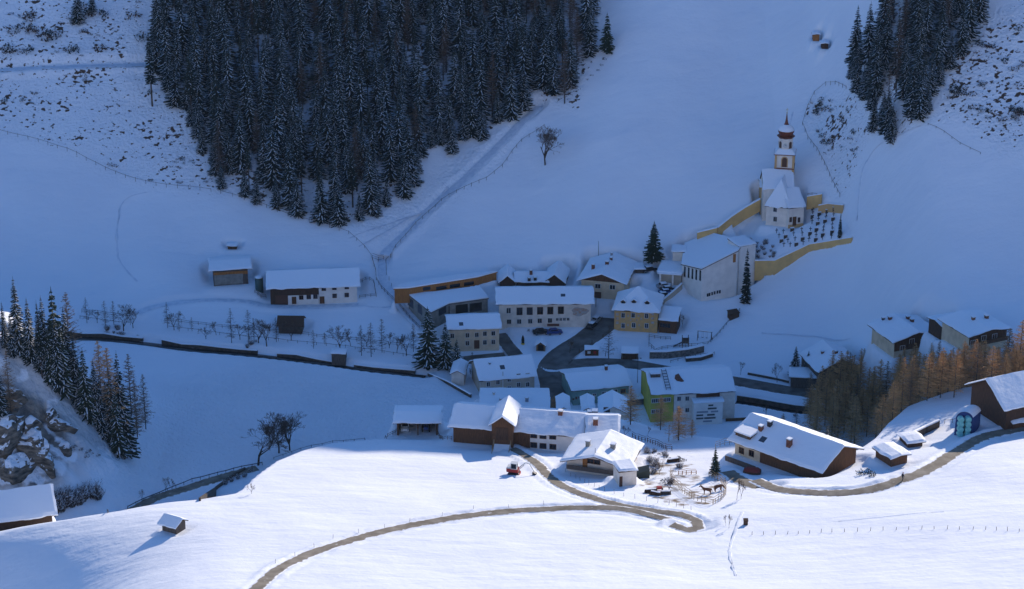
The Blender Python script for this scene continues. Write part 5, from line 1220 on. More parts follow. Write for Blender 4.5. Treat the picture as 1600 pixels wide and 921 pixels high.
for i, (k, u, vb, vt, lab, sx) in enumerate([
    ('bigbare0', 436, 708, 634, 'left of the two big bare trees on the crest of the sunlit hill', 1.1),
    ('bigbare1', 453, 704, 633, 'right of the two big bare trees on the crest of the sunlit hill', 1.1),
    ('bigbare1', 852, 258, 181, 'lone round bare tree on the slope below the big forest', 1.0),
    ('bare0', 393, 772, 750, 'little brown bush like tree in a hollow of the sunlit snow', 1.0),
    ('bare2', 259, 770, 736, 'thin bare tree left of the lower left road', .8), ('bare0', 269, 768, 742, 'thin bare tree touching the road barrier at lower left', .7),
    ('bare1', 222, 785, 757, 'small thin bare tree at the far lower left field edge', .7),
    ('bare2', 1157, 586, 560, 'dark bare tree at the right end of the long white house', .9), ('bare0', 1214, 598, 560, 'pale bare tree on the verge of the valley road', .8),
    ('bare1', 1197, 652, 628, 'small dark bare tree on the snow behind the big farm', 1.1), ('bare0', 890, 553, 524, 'small bare tree at the road fork by the white hall', .9),
    ('bare1', 976, 686, 658, 'bare sunlit tree just right of the white house roof', 1.1), ('bare2', 1012, 682, 662, 'small pale bare tree behind the wooden yard fence', .9),
    ('bare2', 1151, 782, 738, 'tall thin bare tree by the corner of the horse paddock', .6), ('bare0', 1158, 780, 742, 'second thin bare tree by the corner of the horse paddock', .6), ('bare1', 1139, 826, 795, 'thin bare tree at the hairpin of the gravel road', .6), ('bare2', 1134, 822, 800, 'smaller thin bare tree beside the hairpin', .6),
    ('bare0', 52, 806, 768, 'reddish bare tree standing in front of the low house at the lower left', 1.2), ('bare1', 1045, 770, 736, 'bare garden tree right of the sunlit chalet', .9), ('bare2', 1030, 742, 712, 'twisted bare garden tree behind the sunlit chalet', 1.0),
    ('bare0', 1133, 764, 740, 'small bare tree on the rim of the horse paddock', .7), ('bare1', 1066, 512, 484, 'bare climbing tree beside the snowy yard below the modern hall', .8)]):
    plant_px(k, u, vb, vt, lab, name='bare_tree', sx=sx * (1 if k.startswith('big') else .72))
SH = [shrub_mesh(100 + k, 'shrub_brown', 1.0, .8, 70, .18) for k in range(4)]
DK = [shrub_mesh(110 + k, 'needles_dark', .9, 1.5, 90, .15) for k in range(3)]
TH = [thicket_mesh(120 + k, 'twig_dark', 1.6, 2.6, 200, .03, .25) for k in range(3)]
def shrub(me_, p, s, label, group=None, name='shrub', cat='shrub', sz=None):
    o = bpy.data.objects.new(name, me_); COL.objects.link(o); o.location = (p[0], p[1], p[2] - .1); o.scale = (s, s, sz or s); o.rotation_euler = (0, 0, random.Random(int(p[0] * 100)).random() * 6); return tag(o, label, cat, group)
def scatter_shrubs(poly, n, seed, place, group, smin=.3, smax=1.2, meshes=SH + SH + DK):
    rd = random.Random(seed); us = [p[0] for p in poly]; vs = [p[1] for p in poly]; pts = []
    while len(pts) < n:
        u = rd.uniform(min(us), max(us)); v = rd.uniform(min(vs), max(vs))
        if pts and rd.random() < .62: q_ = rd.choice(pts[-14:]); u = q_[0] + rd.gauss(0, 11); v = q_[1] + rd.gauss(0, 5)
        if in_poly(u, v, poly) and 0 < u < 1600 and v > 0: pts.append((u, v))
    pts.sort(key=lambda p: (int(p[1] / 14), p[0])); row = -1; ci = 0; lastr = None; ri = 0
    for u, v in pts:
        r_ = int(v / 14)
        if r_ != lastr: lastr = r_; ri += 1; ci = 0
        p = G(u, v); s = rd.uniform(smin, smax) ** 1.3
        shrub(rd.choice(meshes), p, s, 'shrub on %s, %s from left in %s row down' % (place, ORD[min(ci, 29)], ORD[ri - 1]), group); ci += 1
scatter_shrubs([(0, 0), (225, 0), (232, 95), (0, 95)], 55, 1, 'the top left slope', 'shrubs of the top left slope', .5, 2.1)
scatter_shrubs([(0, 115), (235, 112), (300, 195), (348, 298), (215, 280), (120, 240), (0, 200)], 42, 2, 'the left scrub slope', 'shrubs of the left scrub slope', .3, 1.1)
scatter_shrubs(REG_CR, 52, 3, 'the slope above the church', 'shrubs above the church', .4, 1.2)
scatter_shrubs([(1470, 190), (1490, 110), (1540, 30), (1600, 0), (1600, 235), (1545, 225), (1500, 190)], 50, 4, 'the upper right slope', 'shrubs of the upper right slope', .5, 1.5)
scatter_shrubs([(70, 590), (110, 640), (150, 690), (165, 720), (100, 740), (20, 700), (20, 600)], 16, 6, 'the rocky spur', 'shrubs on the rocky spur', .3, .9)
scatter_shrubs([(1010, 700), (1060, 705), (1090, 735), (1040, 770), (1005, 760)], 24, 7, 'the chalet garden', 'shrubs in the chalet garden', .35, .85, TH + TH + SH)
scatter_shrubs([(125, 505), (400, 530), (640, 562), (640, 575), (400, 545), (130, 520)], 24, 8, 'the stream bank', 'shrubs along the stream bank', .3, .7, TH + TH + SH)
scatter_shrubs([(1240, 600), (1300, 620), (1290, 700), (1240, 690)], 12, 9, 'the foot of the larch wood', 'shrubs at the foot of the larch wood', .4, .9, TH + SH)
rd = random.Random(77)
for i in range(18):
    u = 30 + i * 7.0 + rd.uniform(-3, 3); v = 812 - i * .8 - abs(i - 7) * 1.2
    p = cast(u, v - rd.uniform(0, 14), Hv); shrub(TH[i % 3], p, rd.uniform(1.1, 1.9), 'snow laced thicket beside the low house roof, %s bush from the left' % ORD[i], 'thicket beside the low house', 'thicket')
for i, (u, v, s) in enumerate([(945, 92, .9), (940, 102, .7), (935, 110, .6), (925, 118, .6), (918, 124, .5)]): shrub(SH[i % 4], G(u, v), s, 'dark shrub on the rib under the single fir, %s going down' % ORD[i], 'shrubs under the single fir')
for i, (u, v) in enumerate([(382, 745), (372, 748), (362, 752), (352, 757), (392, 738)]): shrub(TH[i % 3], G(u, v), .55, 'brushwood along the lower left road, %s clump from the trees' % ORD[i], 'brushwood along the lower left road', 'thicket')
for i, (u, v, s) in enumerate([(1040, 716, .5), (1047, 720, .6), (1060, 718, .7), (1120, 752, .5), (1035, 755, .7)]): shrub(DK[i % 3], G(u, v), s, 'low evergreen bush near the horse paddock, %s from the left' % ORD[[1, 2, 3, 4, 0][i]], 'evergreen bushes near the paddock', 'bush', 'bush')
for i, (u, v) in enumerate([(1355, 740), (1345, 742), (1362, 744)]): shrub(DK[i % 3], G(u, v), 1.0, ['snow topped dark bush at the barn end of the big farm', 'left dark bush under the barn end of the big farm', 'right dark bush under the barn end of the big farm'][i], None, 'bush', 'bush')
# dead brush under the forest rim
hedge = MB()
o = plant_px('column', 1312, 371, 333, 'dark red brown clipped cypress in the corner of the graveyard', name='cypress')
# ---------------------------------------------------------------- fences
def fence(label, px, spacing=2.2, h=1.1, rails=2, m='wood_dark', r=.06, rail_r=.045, name='fence', fn=None, lean=.06, maxp=95, cat='fence'):
    pts = [cast(u, v, fn or Hv) for u, v in px]; line = []
    for i in range(len(pts) - 1):
        d = (pts[i + 1] - pts[i]); d.z = 0; n = max(1, round(d.length / spacing))
        for k in range(n): q = pts[i] + d * (k / n); line.append(q)
    line.append(pts[-1].copy())
    if len(line) > maxp: line = line[::2]
    o = line[0].copy(); o.z = Hh(o.x, o.y); root = empty(name, o, 0, label=label, cat=cat); rd = random.Random(len(label) + len(line)); tops = []
    for i, q in enumerate(line):
        z = Hh(q.x, q.y); a = Vector((q.x - o.x, q.y - o.y, z - o.z)); b = a + Vector((rd.uniform(-lean, lean), rd.uniform(-lean, lean), h * rd.uniform(.85, 1.1)))
        MB().tube(a - Vector((0, 0, .5)), b, r, r * .85, 5).build('post', m, root); tops.append((a, b))
    if rails:
        mb = MB()
        for i in range(len(tops) - 1):
            for k in range(rails):
                t = .45 + .45 * k if rails > 1 else .8
                p = tops[i][0].lerp(tops[i][1], t); q = tops[i + 1][0].lerp(tops[i + 1][1], t)
                if (p - q).length > spacing * 3.2: continue
                mb.tube(p, q, rail_r, rail_r, 4)
        if mb.v: mb.build('rail', m, root)
    return root
fence('post fence along the top edge of the left meadow, below the scrub', [(-20, 203), (60, 222), (120, 243), (165, 266), (212, 284), (260, 293), (330, 300)], 3.2, 1.2, 1)
fence('post fence curving under the big forest down to the gate', [(345, 303), (400, 318), (450, 338), (500, 352), (545, 366), (570, 388), (580, 403)], 3.0, 1.1, 1)
fence('short fence from the gate down beside the long farmhouse', [(582, 407), (587, 425), (588, 438), (596, 452), (606, 462), (625, 480), (640, 498), (655, 514)], 2.2, 1.1, 2)
fence('line of posts following the snow track up from the gate to the bare tree', [(603, 410), (618, 388), (650, 352), (690, 316), (725, 296), (760, 282), (785, 262), (800, 240), (815, 222), (850, 200)], 2.6, 1.1, 1)
fence('fence along the right side of the snow track below the gate', [(603, 412), (604, 430), (612, 448), (630, 470)], 2.6, 1.2, 0)
fence('wooden gate across the snow track', [(582, 406), (600, 407)], 1.6, 1.3, 3, name='gate', cat='gate')
fence('upper rail fence above the stream, left piece', [(128, 489), (165, 493), (205, 496)], 2.4, 1.2, 2)
fence('lower rail fence above the stream, left piece', [(125, 498), (165, 504), (204, 508)], 2.4, .9, 1)
fence('upper rail fence above the stream, long right piece', [(258, 503), (310, 508), (360, 514), (420, 519), (470, 524), (520, 530), (570, 535), (620, 541), (650, 547)], 2.4, 1.1, 2)
fence('lower rail fence above the stream, long right piece', [(262, 513), (310, 519), (360, 526), (420, 532), (480, 538), (540, 544), (600, 552), (645, 560)], 2.6, .9, 1)
fence('small yard fence right of the long farmhouse', [(560, 442), (584, 442), (588, 464), (562, 466)], 1.6, 1.0, 2)
fence('fence at the upper left corner of the long farmhouse', [(398, 458), (408, 466), (416, 466)], 1.3, 1.0, 2)
fence('curved post fence around the scrub above the church', [(1322, 140), (1305, 132), (1290, 134), (1272, 148), (1262, 170), (1254, 196), (1262, 218), (1276, 236), (1288, 258), (1300, 285), (1312, 308)], 2.2, 1.2, 1)
fence('wooden rail on the hillside above the graves', [(1262, 308), (1282, 310)], 1.6, 1.0, 2, 'wood_pale')
fence('dark slope edge line on the upper right meadow', [(1450, 196), (1475, 208), (1500, 226), (1532, 241)], 3.4, .6, 1)
fence('short dark fence under the upper right scrub', [(1500, 108), (1515, 98), (1525, 84)], 2.0, 1.0, 1)
fence('railing on top of the stone bank around the playground', [(1017, 554), (1034, 546), (1062, 542), (1090, 542), (1106, 538), (1120, 526), (1140, 502), (1156, 486)], 1.7, .9, 2, 'wood_grey')
fence('railing along the ramp below the stone bank', [(1048, 567), (1070, 562), (1095, 557), (1116, 554)], 1.8, .8, 1, 'wood_grey')
fence('garden rail in front of the ochre painted house', [(1014, 526), (1014, 542), (1022, 548)], 1.5, 1.2, 2)
fence('garden rail between the ochre painted house and the annex', [(1014, 528), (1032, 530), (1048, 531)], 1.5, .9, 2)
fence('row of low posts along the street below the white hall', [(905, 552), (925, 538), (942, 528)], 3.2, 1.1, 0, r=.12)
fence('wooden fence left of the open cart shed', [(606, 683), (614, 680), (621, 675)], 1.0, .9, 2, fn=None)
fence('wooden fence between the open cart shed and the long farm building', [(684, 678), (692, 688), (706, 688)], 1.2, .9, 2)
fence('brown board fence behind the sunlit chalet garden', [(988, 684), (1008, 690), (1028, 697), (1042, 704), (1050, 704)], 1.0, 1.0, 3, 'wood_brown', r=.09)
fence('pale rail fence of the horse paddock, near side', [(1047, 745), (1054, 757), (1066, 770), (1084, 781), (1102, 787), (1114, 789)], 1.3, 1.2, 3, 'wood_pale')
fence('pale rail fence of the horse paddock, right side', [(1114, 789), (1126, 783), (1134, 774), (1134, 764), (1126, 754), (1108, 746)], 1.3, 1.2, 3, 'wood_pale')
fence('stacked timber rail along the back of the horse paddock', [(1060, 742), (1072, 742), (1088, 741)], 1.0, .9, 3, 'wood_orange', r=.09)
fence('pale fence in front of the white end of the big farm', [(1118, 700), (1132, 696), (1148, 694)], 1.3, 1.1, 3, 'wood_pale')
fence('row of short sticks across the sunlit snow at lower right', [(1175, 836), (1230, 835), (1300, 832), (1380, 829), (1460, 827), (1540, 828), (1610, 832)], 2.1, .7, 0, 'wood_grey', r=.05, lean=.15)
fence('row of snow stakes beside the gravel bend under the chalet', [(884, 738), (900, 748), (920, 758), (945, 768), (975, 776), (1010, 783), (1045, 789), (1080, 797)], 2.4, .9, 0, 'wood_grey', r=.04, lean=.1)
fence('crash barrier along the lower left road', [(168, 802), (200, 796), (225, 783), (262, 768), (300, 753), (340, 743), (378, 733), (410, 727)], 2.2, .9, 1, 'metal_dark', rail_r=.10, name='crash_barrier', cat='barrier')
fence('sticks at the lower edge of the gravel road', [(430, 880), (520, 842), (640, 815), (740, 796), (850, 789)], 6.0, .8, 0, 'wood_grey', r=.035, lean=.1)
fence('fence along the verge behind the big barn at the right edge', [(1476, 662), (1500, 655), (1512, 640)], 2.0, .9, 1, 'wood_grey')

# ---------------------------------------------------------------- walls and banks
def simple_wall(label, px, h, m, th=.5, cap=True, name='wall', cat='wall'):
    pts = [G(u, v) for u, v in px]; return wall_line(name, label, cat, pts, [Hh(p.x, p.y) + h for p in pts], m, th=th, cap=cap)
simple_wall('rough stone bank below the playground fence', [(1015, 561), (1040, 561), (1075, 557), (1100, 551)], 1.9, 'stone_grey', 1.2, True, 'stone_bank', 'stone bank')
simple_wall('low stone bank under the ramp railing', [(1072, 566), (1095, 564), (1114, 558)], 1.0, 'stone_brown', .8, True, 'stone_bank', 'stone bank')
simple_wall('white walled ramp beside the snow covered parked cars', [(1036, 478), (1050, 466), (1066, 452)], 1.6, 'plaster_grey', .4)
simple_wall('brown retaining wall in the snow below the large right barn', [(1422, 690), (1446, 678), (1468, 668)], 1.5, 'stone_brown', .5)
simple_wall('long brown wall behind the white snow field right of the long white house', [(1134, 659), (1170, 657), (1202, 655)], .7, 'wood_brown', .3, False)
simple_wall('low dark wall curving along the snow field below the cream house', [(668, 588), (700, 602), (735, 622)], .9, 'stone_brown', .4, True)
simple_wall('dark kerb wall above the valley road', [(1168, 586), (1200, 592), (1232, 599)], .7, 'stone_brown', .4)

# ---------------------------------------------------------------- graves
cross = MB().box(-.06, .06, -.05, .05, -.3, 1.25).box(-.35, .35, -.045, .045, .72, .86)
stone = MB().box(-.42, .42, -.14, .14, -.3, .8).box(-.45, .45, -.17, .17, .8, .95, 1)
CM = cross.mesh('grave_cross', 'metal_dark'); SM_ = stone.mesh('grave_stone', ['stone_brown', 'snow_roof'])
rows = [((800, 290), (790, 430)), ((870, 290), (845, 440)), ((945, 292), (908, 450)), ((1006, 300), (982, 462)), ((450, 520), (520, 650)), ((515, 525), (580, 650)), ((600, 500), (640, 640)), ((690, 505), (705, 630)), ((775, 505), (760, 600)), ((832, 500), (826, 595)), ((900, 490), (890, 580)), ((985, 500), (975, 570))]
for ri, (a, b) in enumerate(rows):
    n = 6 if ri < 4 else 4
    for k in range(n):
        t = k / (n - 1); p = G(*zG(a[0] + (b[0] - a[0]) * t, a[1] + (b[1] - a[1]) * t)); s = (ri + k) % 3
        o = bpy.data.objects.new('grave_cross' if s else 'gravestone', CM if s else SM_); COL.objects.link(o); o.location = (p.x, p.y, p.z); o.rotation_euler = (0, 0, R(15)); o.scale = (1.15,) * 3
        tag(o, '%s, %s from top in %s row of the %s graves' % ('iron cross' if s else 'headstone', ORD[k], ORD[ri if ri < 4 else ri - 4], 'lower' if ri >= 4 else 'upper'), 'grave', 'graves in the churchyard')
rd = random.Random(31)
_pp = sorted([(int((y - 590) / 40), x, y) for x, y in [(rd.uniform(170, 430), rd.uniform(590, 750)) for _ in range(30)]]); _lr = -1
for i, (rw_, x_, y_) in enumerate(_pp):
    p = G(*zG(x_, y_)); _ci = 0 if rw_ != _lr else _ci + 1; _lr = rw_
    shrub(TH[i % 3], p, rd.uniform(.25, .5), 'bare bush beside the tall hall, %s from left in %s row down' % (ORD[_ci], ORD[rw_]), 'bush cluster in the churchyard', 'bush', 'bush')

# ---------------------------------------------------------------- vehicles
def car(label, p, yaw, m='paint_silver', snow=True, group=None):
    r = empty('parked_car', (p[0], p[1], p[2]), yaw, label=label, cat='car', group=group)
    prof = [(-2.1, .35), (-2.1, .85), (-1.75, .98), (-1.45, 1.05), (-1.0, 1.48), (.55, 1.50), (1.15, 1.02), (1.95, .88), (2.12, .7), (2.12, .35)]
    b = MB(); n = len(prof)
    for w, k in ((-.84, 0), (.84, 1)): b.v += [(x, w * (1 if z < 1.1 else .86), z) for x, z in prof]
    b.f += [tuple(range(n)), tuple(range(n, 2 * n))[::-1]] + [((i + 1) % n, i, i + n, (i + 1) % n + n) for i in range(n)]; b.m += [0] * (n + 2)
    b.build('body', m, r)
    g = MB().add([(-1.42, -.6, 1.09), (-1.05, -.6, 1.42), (-1.05, .6, 1.42), (-1.42, .6, 1.09)], [(0, 1, 2, 3)]).add([(.62, -.62, 1.46), (1.1, -.64, 1.08), (1.1, .64, 1.08), (.62, .62, 1.46)], [(0, 1, 2, 3)])
    for s in (-1, 1): g.add([(-1.1, s * .80, 1.1), (.95, s * .80, 1.1), (.5, s * .76, 1.42), (-.9, s * .76, 1.42)], [(0, 1, 2, 3)])
    g2 = MB(); g2.v = [(x, y, z + .015) if abs(y) < .7 else (x, y * 1.04, z) for x, y, z in g.v]; g2.f = g.f; g2.m = g.m
    g2.build('windscreen', 'glass_dark', r)
    for x in (-1.3, 1.35):
        for s in (-1, 1):
            w = MB().tube((x, s * .72, .33), (x, s * .90, .33), .33, .33, 12).build('wheel', 'rubber', r)
            MB().tube((x, s * .90, .33), (x, s * .915, .33), .18, .18, 10).build('rim', 'metal_grey', w)
    for s in (-.6, .6): MB().box(2.1, 2.14, s - .16, s + .16, .62, .78).build('headlight', 'glass_mid', r)
    if snow:
        MB().slab([(-1.0, -.7, 1.62), (.55, -.7, 1.62), (.55, .7, 1.62), (-1.0, .7, 1.62)], [(0, 1, 2, 3)], [0, 1, 2, 3], .13).add([(1.1, -.72, 1.10), (2.0, -.72, .97), (2.0, .72, .97), (1.1, .72, 1.10)], [(0, 1, 2, 3)]).build('snow_cover', 'snow_roof', r)
    return r
def car_px(label, u, v, yaw, m='paint_silver', snow=True, group=None, fn=None):
    p = cast(u, v, fn or Hv); return car(label, (p.x, p.y, Hh(p.x, p.y) + .02), R(yaw), m, snow, group)
car_px('dark car parked left of another in front of the long white hall', 845, 522, 10, 'paint_black', False)
car_px('dark car parked right of another in front of the long white hall', 866, 522, 10, 'paint_blue', False)
car_px('dark car standing by the right end wall of the long white hall', 925, 512, 60, 'paint_black', True)
car_px('silver car behind a dark one at the right end wall of the hall', 932, 503, 60, 'paint_silver', True)
for i, (x, y) in enumerate([(845, 492), (880, 520), (865, 550), (840, 580)]): car_px('snow covered car in the yard of the porch building, %s from the top' % ORD[i], *zD(x, y), 15, ['paint_silver', 'paint_black', 'paint_blue', 'paint_black'][i], True, 'cars in the yard of the porch building')
car_px('snow covered car left of the low garage by the broad chalet', 1014, 424, 20, 'paint_black', True)
p = H21.root.location
def in_local(H, x, y, z=0): w = H.A + H.ex * x + H.ey * y; return (w.x, w.y, H.A.z + z)
car('white car parked inside the open cart shed', in_local(H21, 1.6, 3.2, .05), math.atan2(H21.ex.y, H21.ex.x) - R(90), 'paint_white', False)
# tractor and chest in the shed
q = in_local(H21, 6.1, 2.8, 0); tr = empty('tractor', q, R(-90), label='blue tractor with white cab in the right half of the open cart shed', cat='tractor')
MB().box(-.2, 1.6, -.4, .4, .7, 1.35).box(-1.2, -.2, -.5, .5, .6, 1.1).build('body', 'paint_blue', tr)
MB().box(-1.1, .0, -.55, .55, 1.1, 2.1).build('cab', 'glass_dark', tr); MB().box(-1.2, .1, -.62, .62, 2.1, 2.22).build('cab_roof', 'paint_white', tr)
for x, rr_, s in ((-.7, .7, -1), (-.7, .7, 1), (1.2, .4, -1), (1.2, .4, 1)):
    w = MB().tube((x, s * .55, rr_), (x, s * .9, rr_), rr_, rr_, 14).build('wheel', 'rubber', tr); MB().tube((x, s * .9, rr_), (x, s * .92, rr_), rr_ * .5, rr_ * .5, 10).build('rim', 'paint_red', w)
# excavator
p = cast(803, 741, Hv); ex_ = empty('excavator', (p.x, p.y, Hh(p.x, p.y) + .02), R(-14), label='red and white mini excavator with lowered arm on the sunlit snow', cat='excavator')
for s in (-.75, .75):
    tk = MB(); n = 16; V = []
    for y in (s - .2, s + .2):
        for i in range(n):
            a = 2 * math.pi * i / n; V.append((math.cos(a) * .3 + (1.0 if math.cos(a) > 0 else -1.0) * .75, y, .3 + .3 * math.sin(a)))
    tk.add(V, [tuple(range(n))[::-1], tuple(range(n, 2 * n))] + [(i, (i + 1) % n, n + (i + 1) % n, n + i) for i in range(n)]); tk.build('track', 'rubber', ex_)
MB().box(-1.0, 1.0, -.56, .56, .3, .62).build('undercarriage', 'metal_dark', ex_)
MB().prism([(-1.25, -.8), (1.0, -.8), (1.0, .8), (-1.25, .8), (-1.45, .5), (-1.45, -.5)], .66, 1.35).build('body', 'paint_red', ex_)
cb = MB().box(-.5, .75, -.75, .25, 1.35, 1.45).box(-.55, .8, -.8, .3, 2.55, 2.68)
for x in (-.46, .70):
    for y in (-.71, .21): cb.box(x - .05, x + .05, y - .05, y + .05, 1.45, 2.55)
cbo = cb.build('cab', 'paint_white', ex_); MB().box(-.44, .68, -.69, .19, 1.46, 2.54).build('cab_glass', 'glass_dark', cbo)
MB().box(-1.3, -.55, -.6, .7, 1.36, 1.72).build('engine_cover', 'paint_white', ex_)
MB().tube((.9, .45, 1.2), (2.3, .45, 2.55), .17, .14, 6).tube((2.3, .45, 2.55), (3.1, .45, 2.35), .14, .12, 6).build('boom', 'paint_white', ex_)
MB().tube((3.05, .45, 2.4), (4.0, .45, .75), .12, .09, 6).build('arm', 'paint_white', ex_)
MB().tube((1.2, .45, 1.1), (2.0, .45, 1.95), .06, .06, 6).build('hydraulic_ram', 'metal_grey', ex_)
MB().prism([(3.7, .1), (4.5, .1), (4.5, .8), (3.7, .8)], .1, [.75, .45, .45, .75]).build('bucket', 'metal_dark', ex_)
MB().box(1.15, 1.25, -.8, .8, .05, .45).build('dozer_blade', 'paint_red', ex_)

# ---------------------------------------------------------------- small things
def hut_px(name, label, cat, a, b, depth, hw, pitch, kind='front', wall='wood_brown', **k): return house(name, label, cat, a, b, depth, 0, 0, kind=kind, hw=hw, pitch=pitch, wall=wall, pad=False, fn=Hv, **k)
q = hut_px('nativity_hut', 'small chapel like hut with peaked snow roof on the green before the white hall', 'hut', zJ(232, 300), zJ(318, 302), 2.2, 1.6, 38, ov=.3, snow=.22)
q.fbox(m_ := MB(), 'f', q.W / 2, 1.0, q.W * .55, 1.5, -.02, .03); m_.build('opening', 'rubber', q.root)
for s in (.2, q.W - .2): MB().box(s - .1, s + .1, -.08, -.03, 0, 1.6).build('door_post', 'wood_pale', q.root)
q = hut_px('kiosk', 'little kiosk with red front boards and snow on its roof beside the street', 'kiosk', zJ(702, 345), zJ(830, 345), 1.6, 1.6, 12, kind='shed', ov=.15, wall='wood_brown', snow=.2)
for t, w in ((.28, .8), (.72, .7)): q.fbox(m_ := MB(), 'f', q.W * t, .95, w, .7, -.02, .06); m_.build('sign_board', 'paint_red' if t > .5 else 'paint_white', q.root)
q = hut_px('wood_store', 'small dark hut with flared sides and snow roof between the two streets', 'hut', zJ(1060, 380), zJ(1198, 383), 2.4, 1.8, 10, kind='shed', ov=.35, wall='wood_dark', snow=.3)
for x in (-.02, q.W + .02): MB().add([(x, 0, 1.7), (x + (-.5 if x < 1 else .5), 0, -.3), (x, 0, -.3), (x, 2.4, 1.7), (x + (-.5 if x < 1 else .5), 2.4, -.3), (x, 2.4, -.3)], [(0, 1, 2), (3, 5, 4), (0, 3, 4, 1), (1, 4, 5, 2), (0, 2, 5, 3)]).build('side_wall', 'wood_grey', q.root)
q = hut_px('box_shed', 'tiny dark hut at the upper right of the green beside the ochre house', 'hut', zE(620, 920), zE(705, 905), 1.6, 1.5, 14, kind='shed', ov=.15, wall='wood_dark', snow=.0)
q = hut_px('bee_house', 'small black box on a post in the sunlit snow right of the hairpin', 'box', (1162, 821), (1168.5, 821), .6, .75, 12, kind='shed', ov=.06, wall='wood_dark', snow=.0, base=.2)
p = G(1175, 741); rt_ = empty('covered_trailer', (p.x, p.y, p.z), R(-14), label='dark red tarpaulin covered heap beside the big farm drive', cat='trailer')
MB().prism([(-1.7, -.85), (1.7, -.85), (1.7, .85), (-1.7, .85)], .25, .75).build('body', 'wood_dark', rt_)
V = []; n = 9
for x in (-1.6, -1.0, 1.1, 1.65):
    for i in range(n): a = math.pi * i / (n - 1); k = .82 if abs(x) < 1.2 else .45; V.append((x, -.88 * math.cos(a) * (1 if abs(x) < 1.2 else .85), .72 + .95 * k * math.sin(a)))
F = [(j * n + i, j * n + i + 1, (j + 1) * n + i + 1, (j + 1) * n + i) for j in range(3) for i in range(n - 1)] + [tuple(range(n)), tuple(range(3 * n, 4 * n))[::-1]]
MB().add(V, F).build('tarpaulin', 'tarp_red', rt_, True)
# teal bales and their snowy tarp
B0 = G(*zQ(705, 520)); B0.z = Hh(B0.x, B0.y); bal = 0
bm_ = MB().lathe([(.30, -.62), (.56, -.60), (.62, -.5), (.62, .5), (.56, .60), (.30, .62)], 18); bmesh_ = bm_.mesh('bale', 'wrap_teal', True)
for c in range(2):
    for k in range(4):
        o = bpy.data.objects.new('round_bale', bmesh_); COL.objects.link(o); o.location = (B0.x + .2 + c * 1.45, B0.y - .1 + .05 * k, B0.z + .55 + k * 1.06); o.rotation_euler = (R(90), 0, R(8)); tag(o, 'pale teal wrapped bale, %s from the ground in the %s stack by the barn' % (ORD[k], ['left', 'right'][c]), 'bale', 'wrapped bales by the right hand barn')
tp_ = empty('tarp_shelter', (B0.x + .9, B0.y, B0.z), R(-10), label='arched blue tarpaulin with snow covering stacked bales beside the large barn', cat='tarpaulin')
V = []; n = 11
for j, y in enumerate((.75, 2.5, 4.5)):
    for i in range(n): a = math.pi * i / (n - 1); V.append((-1.75 * math.cos(a) + j * .8, y, 3.2 + 1.7 * math.sin(a) if 0 < i < n - 1 else -.4))
F = [(j * n + i, j * n + i + 1, (j + 1) * n + i + 1, (j + 1) * n + i) for j in range(2) for i in range(n - 1)] + [tuple(range(n)), tuple(range(2 * n, 3 * n))[::-1]]
MB().add(V, F).build('cover', 'paint_blue', tp_)
V2 = [(x * 1.02, y - .05, z + .14) for (x, y, z) in V if z > 3.6]; k = len(V2) // 3
MB().add(V2, [(j * k + i, j * k + i + 1, (j + 1) * k + i + 1, (j + 1) * k + i) for j in range(2) for i in range(k - 1)]).build('snow_layer', 'snow_roof', tp_)
# swing frame and climbing tower
p = G(*zK(800, 185)); p2 = G(*zK(930, 200)); sw_ = empty('swing_frame', p, math.atan2(p2.y - p.y, p2.x - p.x), label='wooden swing frame with snow on its beam in the playground', cat='swing'); L_s = (p2 - p).length
for x in (0, L_s):
    MB().tube((x, -.7, -.3), (x, 0, 2.4), .08, .08, 5).tube((x, .7, -.3), (x, 0, 2.4), .08, .08, 5).build('leg', 'wood_dark', sw_)
MB().tube((-.2, 0, 2.4), (L_s + .2, 0, 2.4), .1, .1, 6).build('beam', 'wood_dark', sw_); MB().box(-.2, L_s + .2, -.12, .12, 2.48, 2.66).build('snow_cap', 'snow_roof', sw_)
for x in (L_s * .35, L_s * .65):
    so2 = MB().box(x - .25, x + .25, -.1, .1, .6, .66).build('swing_seat', 'rubber', sw_); MB().tube((x - .2, 0, .66), (x - .2, 0, 2.4), .02, .02, 4).tube((x + .2, 0, .66), (x + .2, 0, 2.4), .02, .02, 4).build('chain', 'metal_dark', so2)
p = G(*zK(680, 255)); ct = empty('climbing_tower', p, 0, label='wooden climbing tower with slide behind the stone bank railing', cat='playground tower')
for x in (-.8, .8):
    for y in (-.8, .8): MB().box(x - .08, x + .08, y - .08, y + .08, -.4, 2.9).build('post', 'wood_grey', ct)
MB().box(-.85, .85, -.85, .85, 1.2, 1.3).box(-.85, .85, -.85, -.8, 1.3, 2.1).box(-.85, .85, .8, .85, 1.3, 2.1).box(.8, .85, -.8, .8, 1.3, 2.1).build('platform', 'wood_grey', ct)
MB().slab([(-.8, -.3, 1.3), (-3.0, -.3, .1), (-3.0, .3, .1), (-.8, .3, 1.3)], [(0, 1, 2, 3)], [0, 1, 2, 3], .08).build('slide', 'metal_dark', ct)
# silo beside the farmhouse
p = G(*zA(404, 356)); si = empty('silo', p, 0, label='green round silo at the left end of the long farmhouse', cat='silo')
MB().lathe([(1.1, -1), (1.1, 3.6)], 16).build('tank', 'silo_green', si, True); MB().lathe([(1.12, 3.6), (1.1, 3.75), (.6, 3.95), (.02, 4.0)], 16).build('snow_cap', 'snow_roof', si, True)
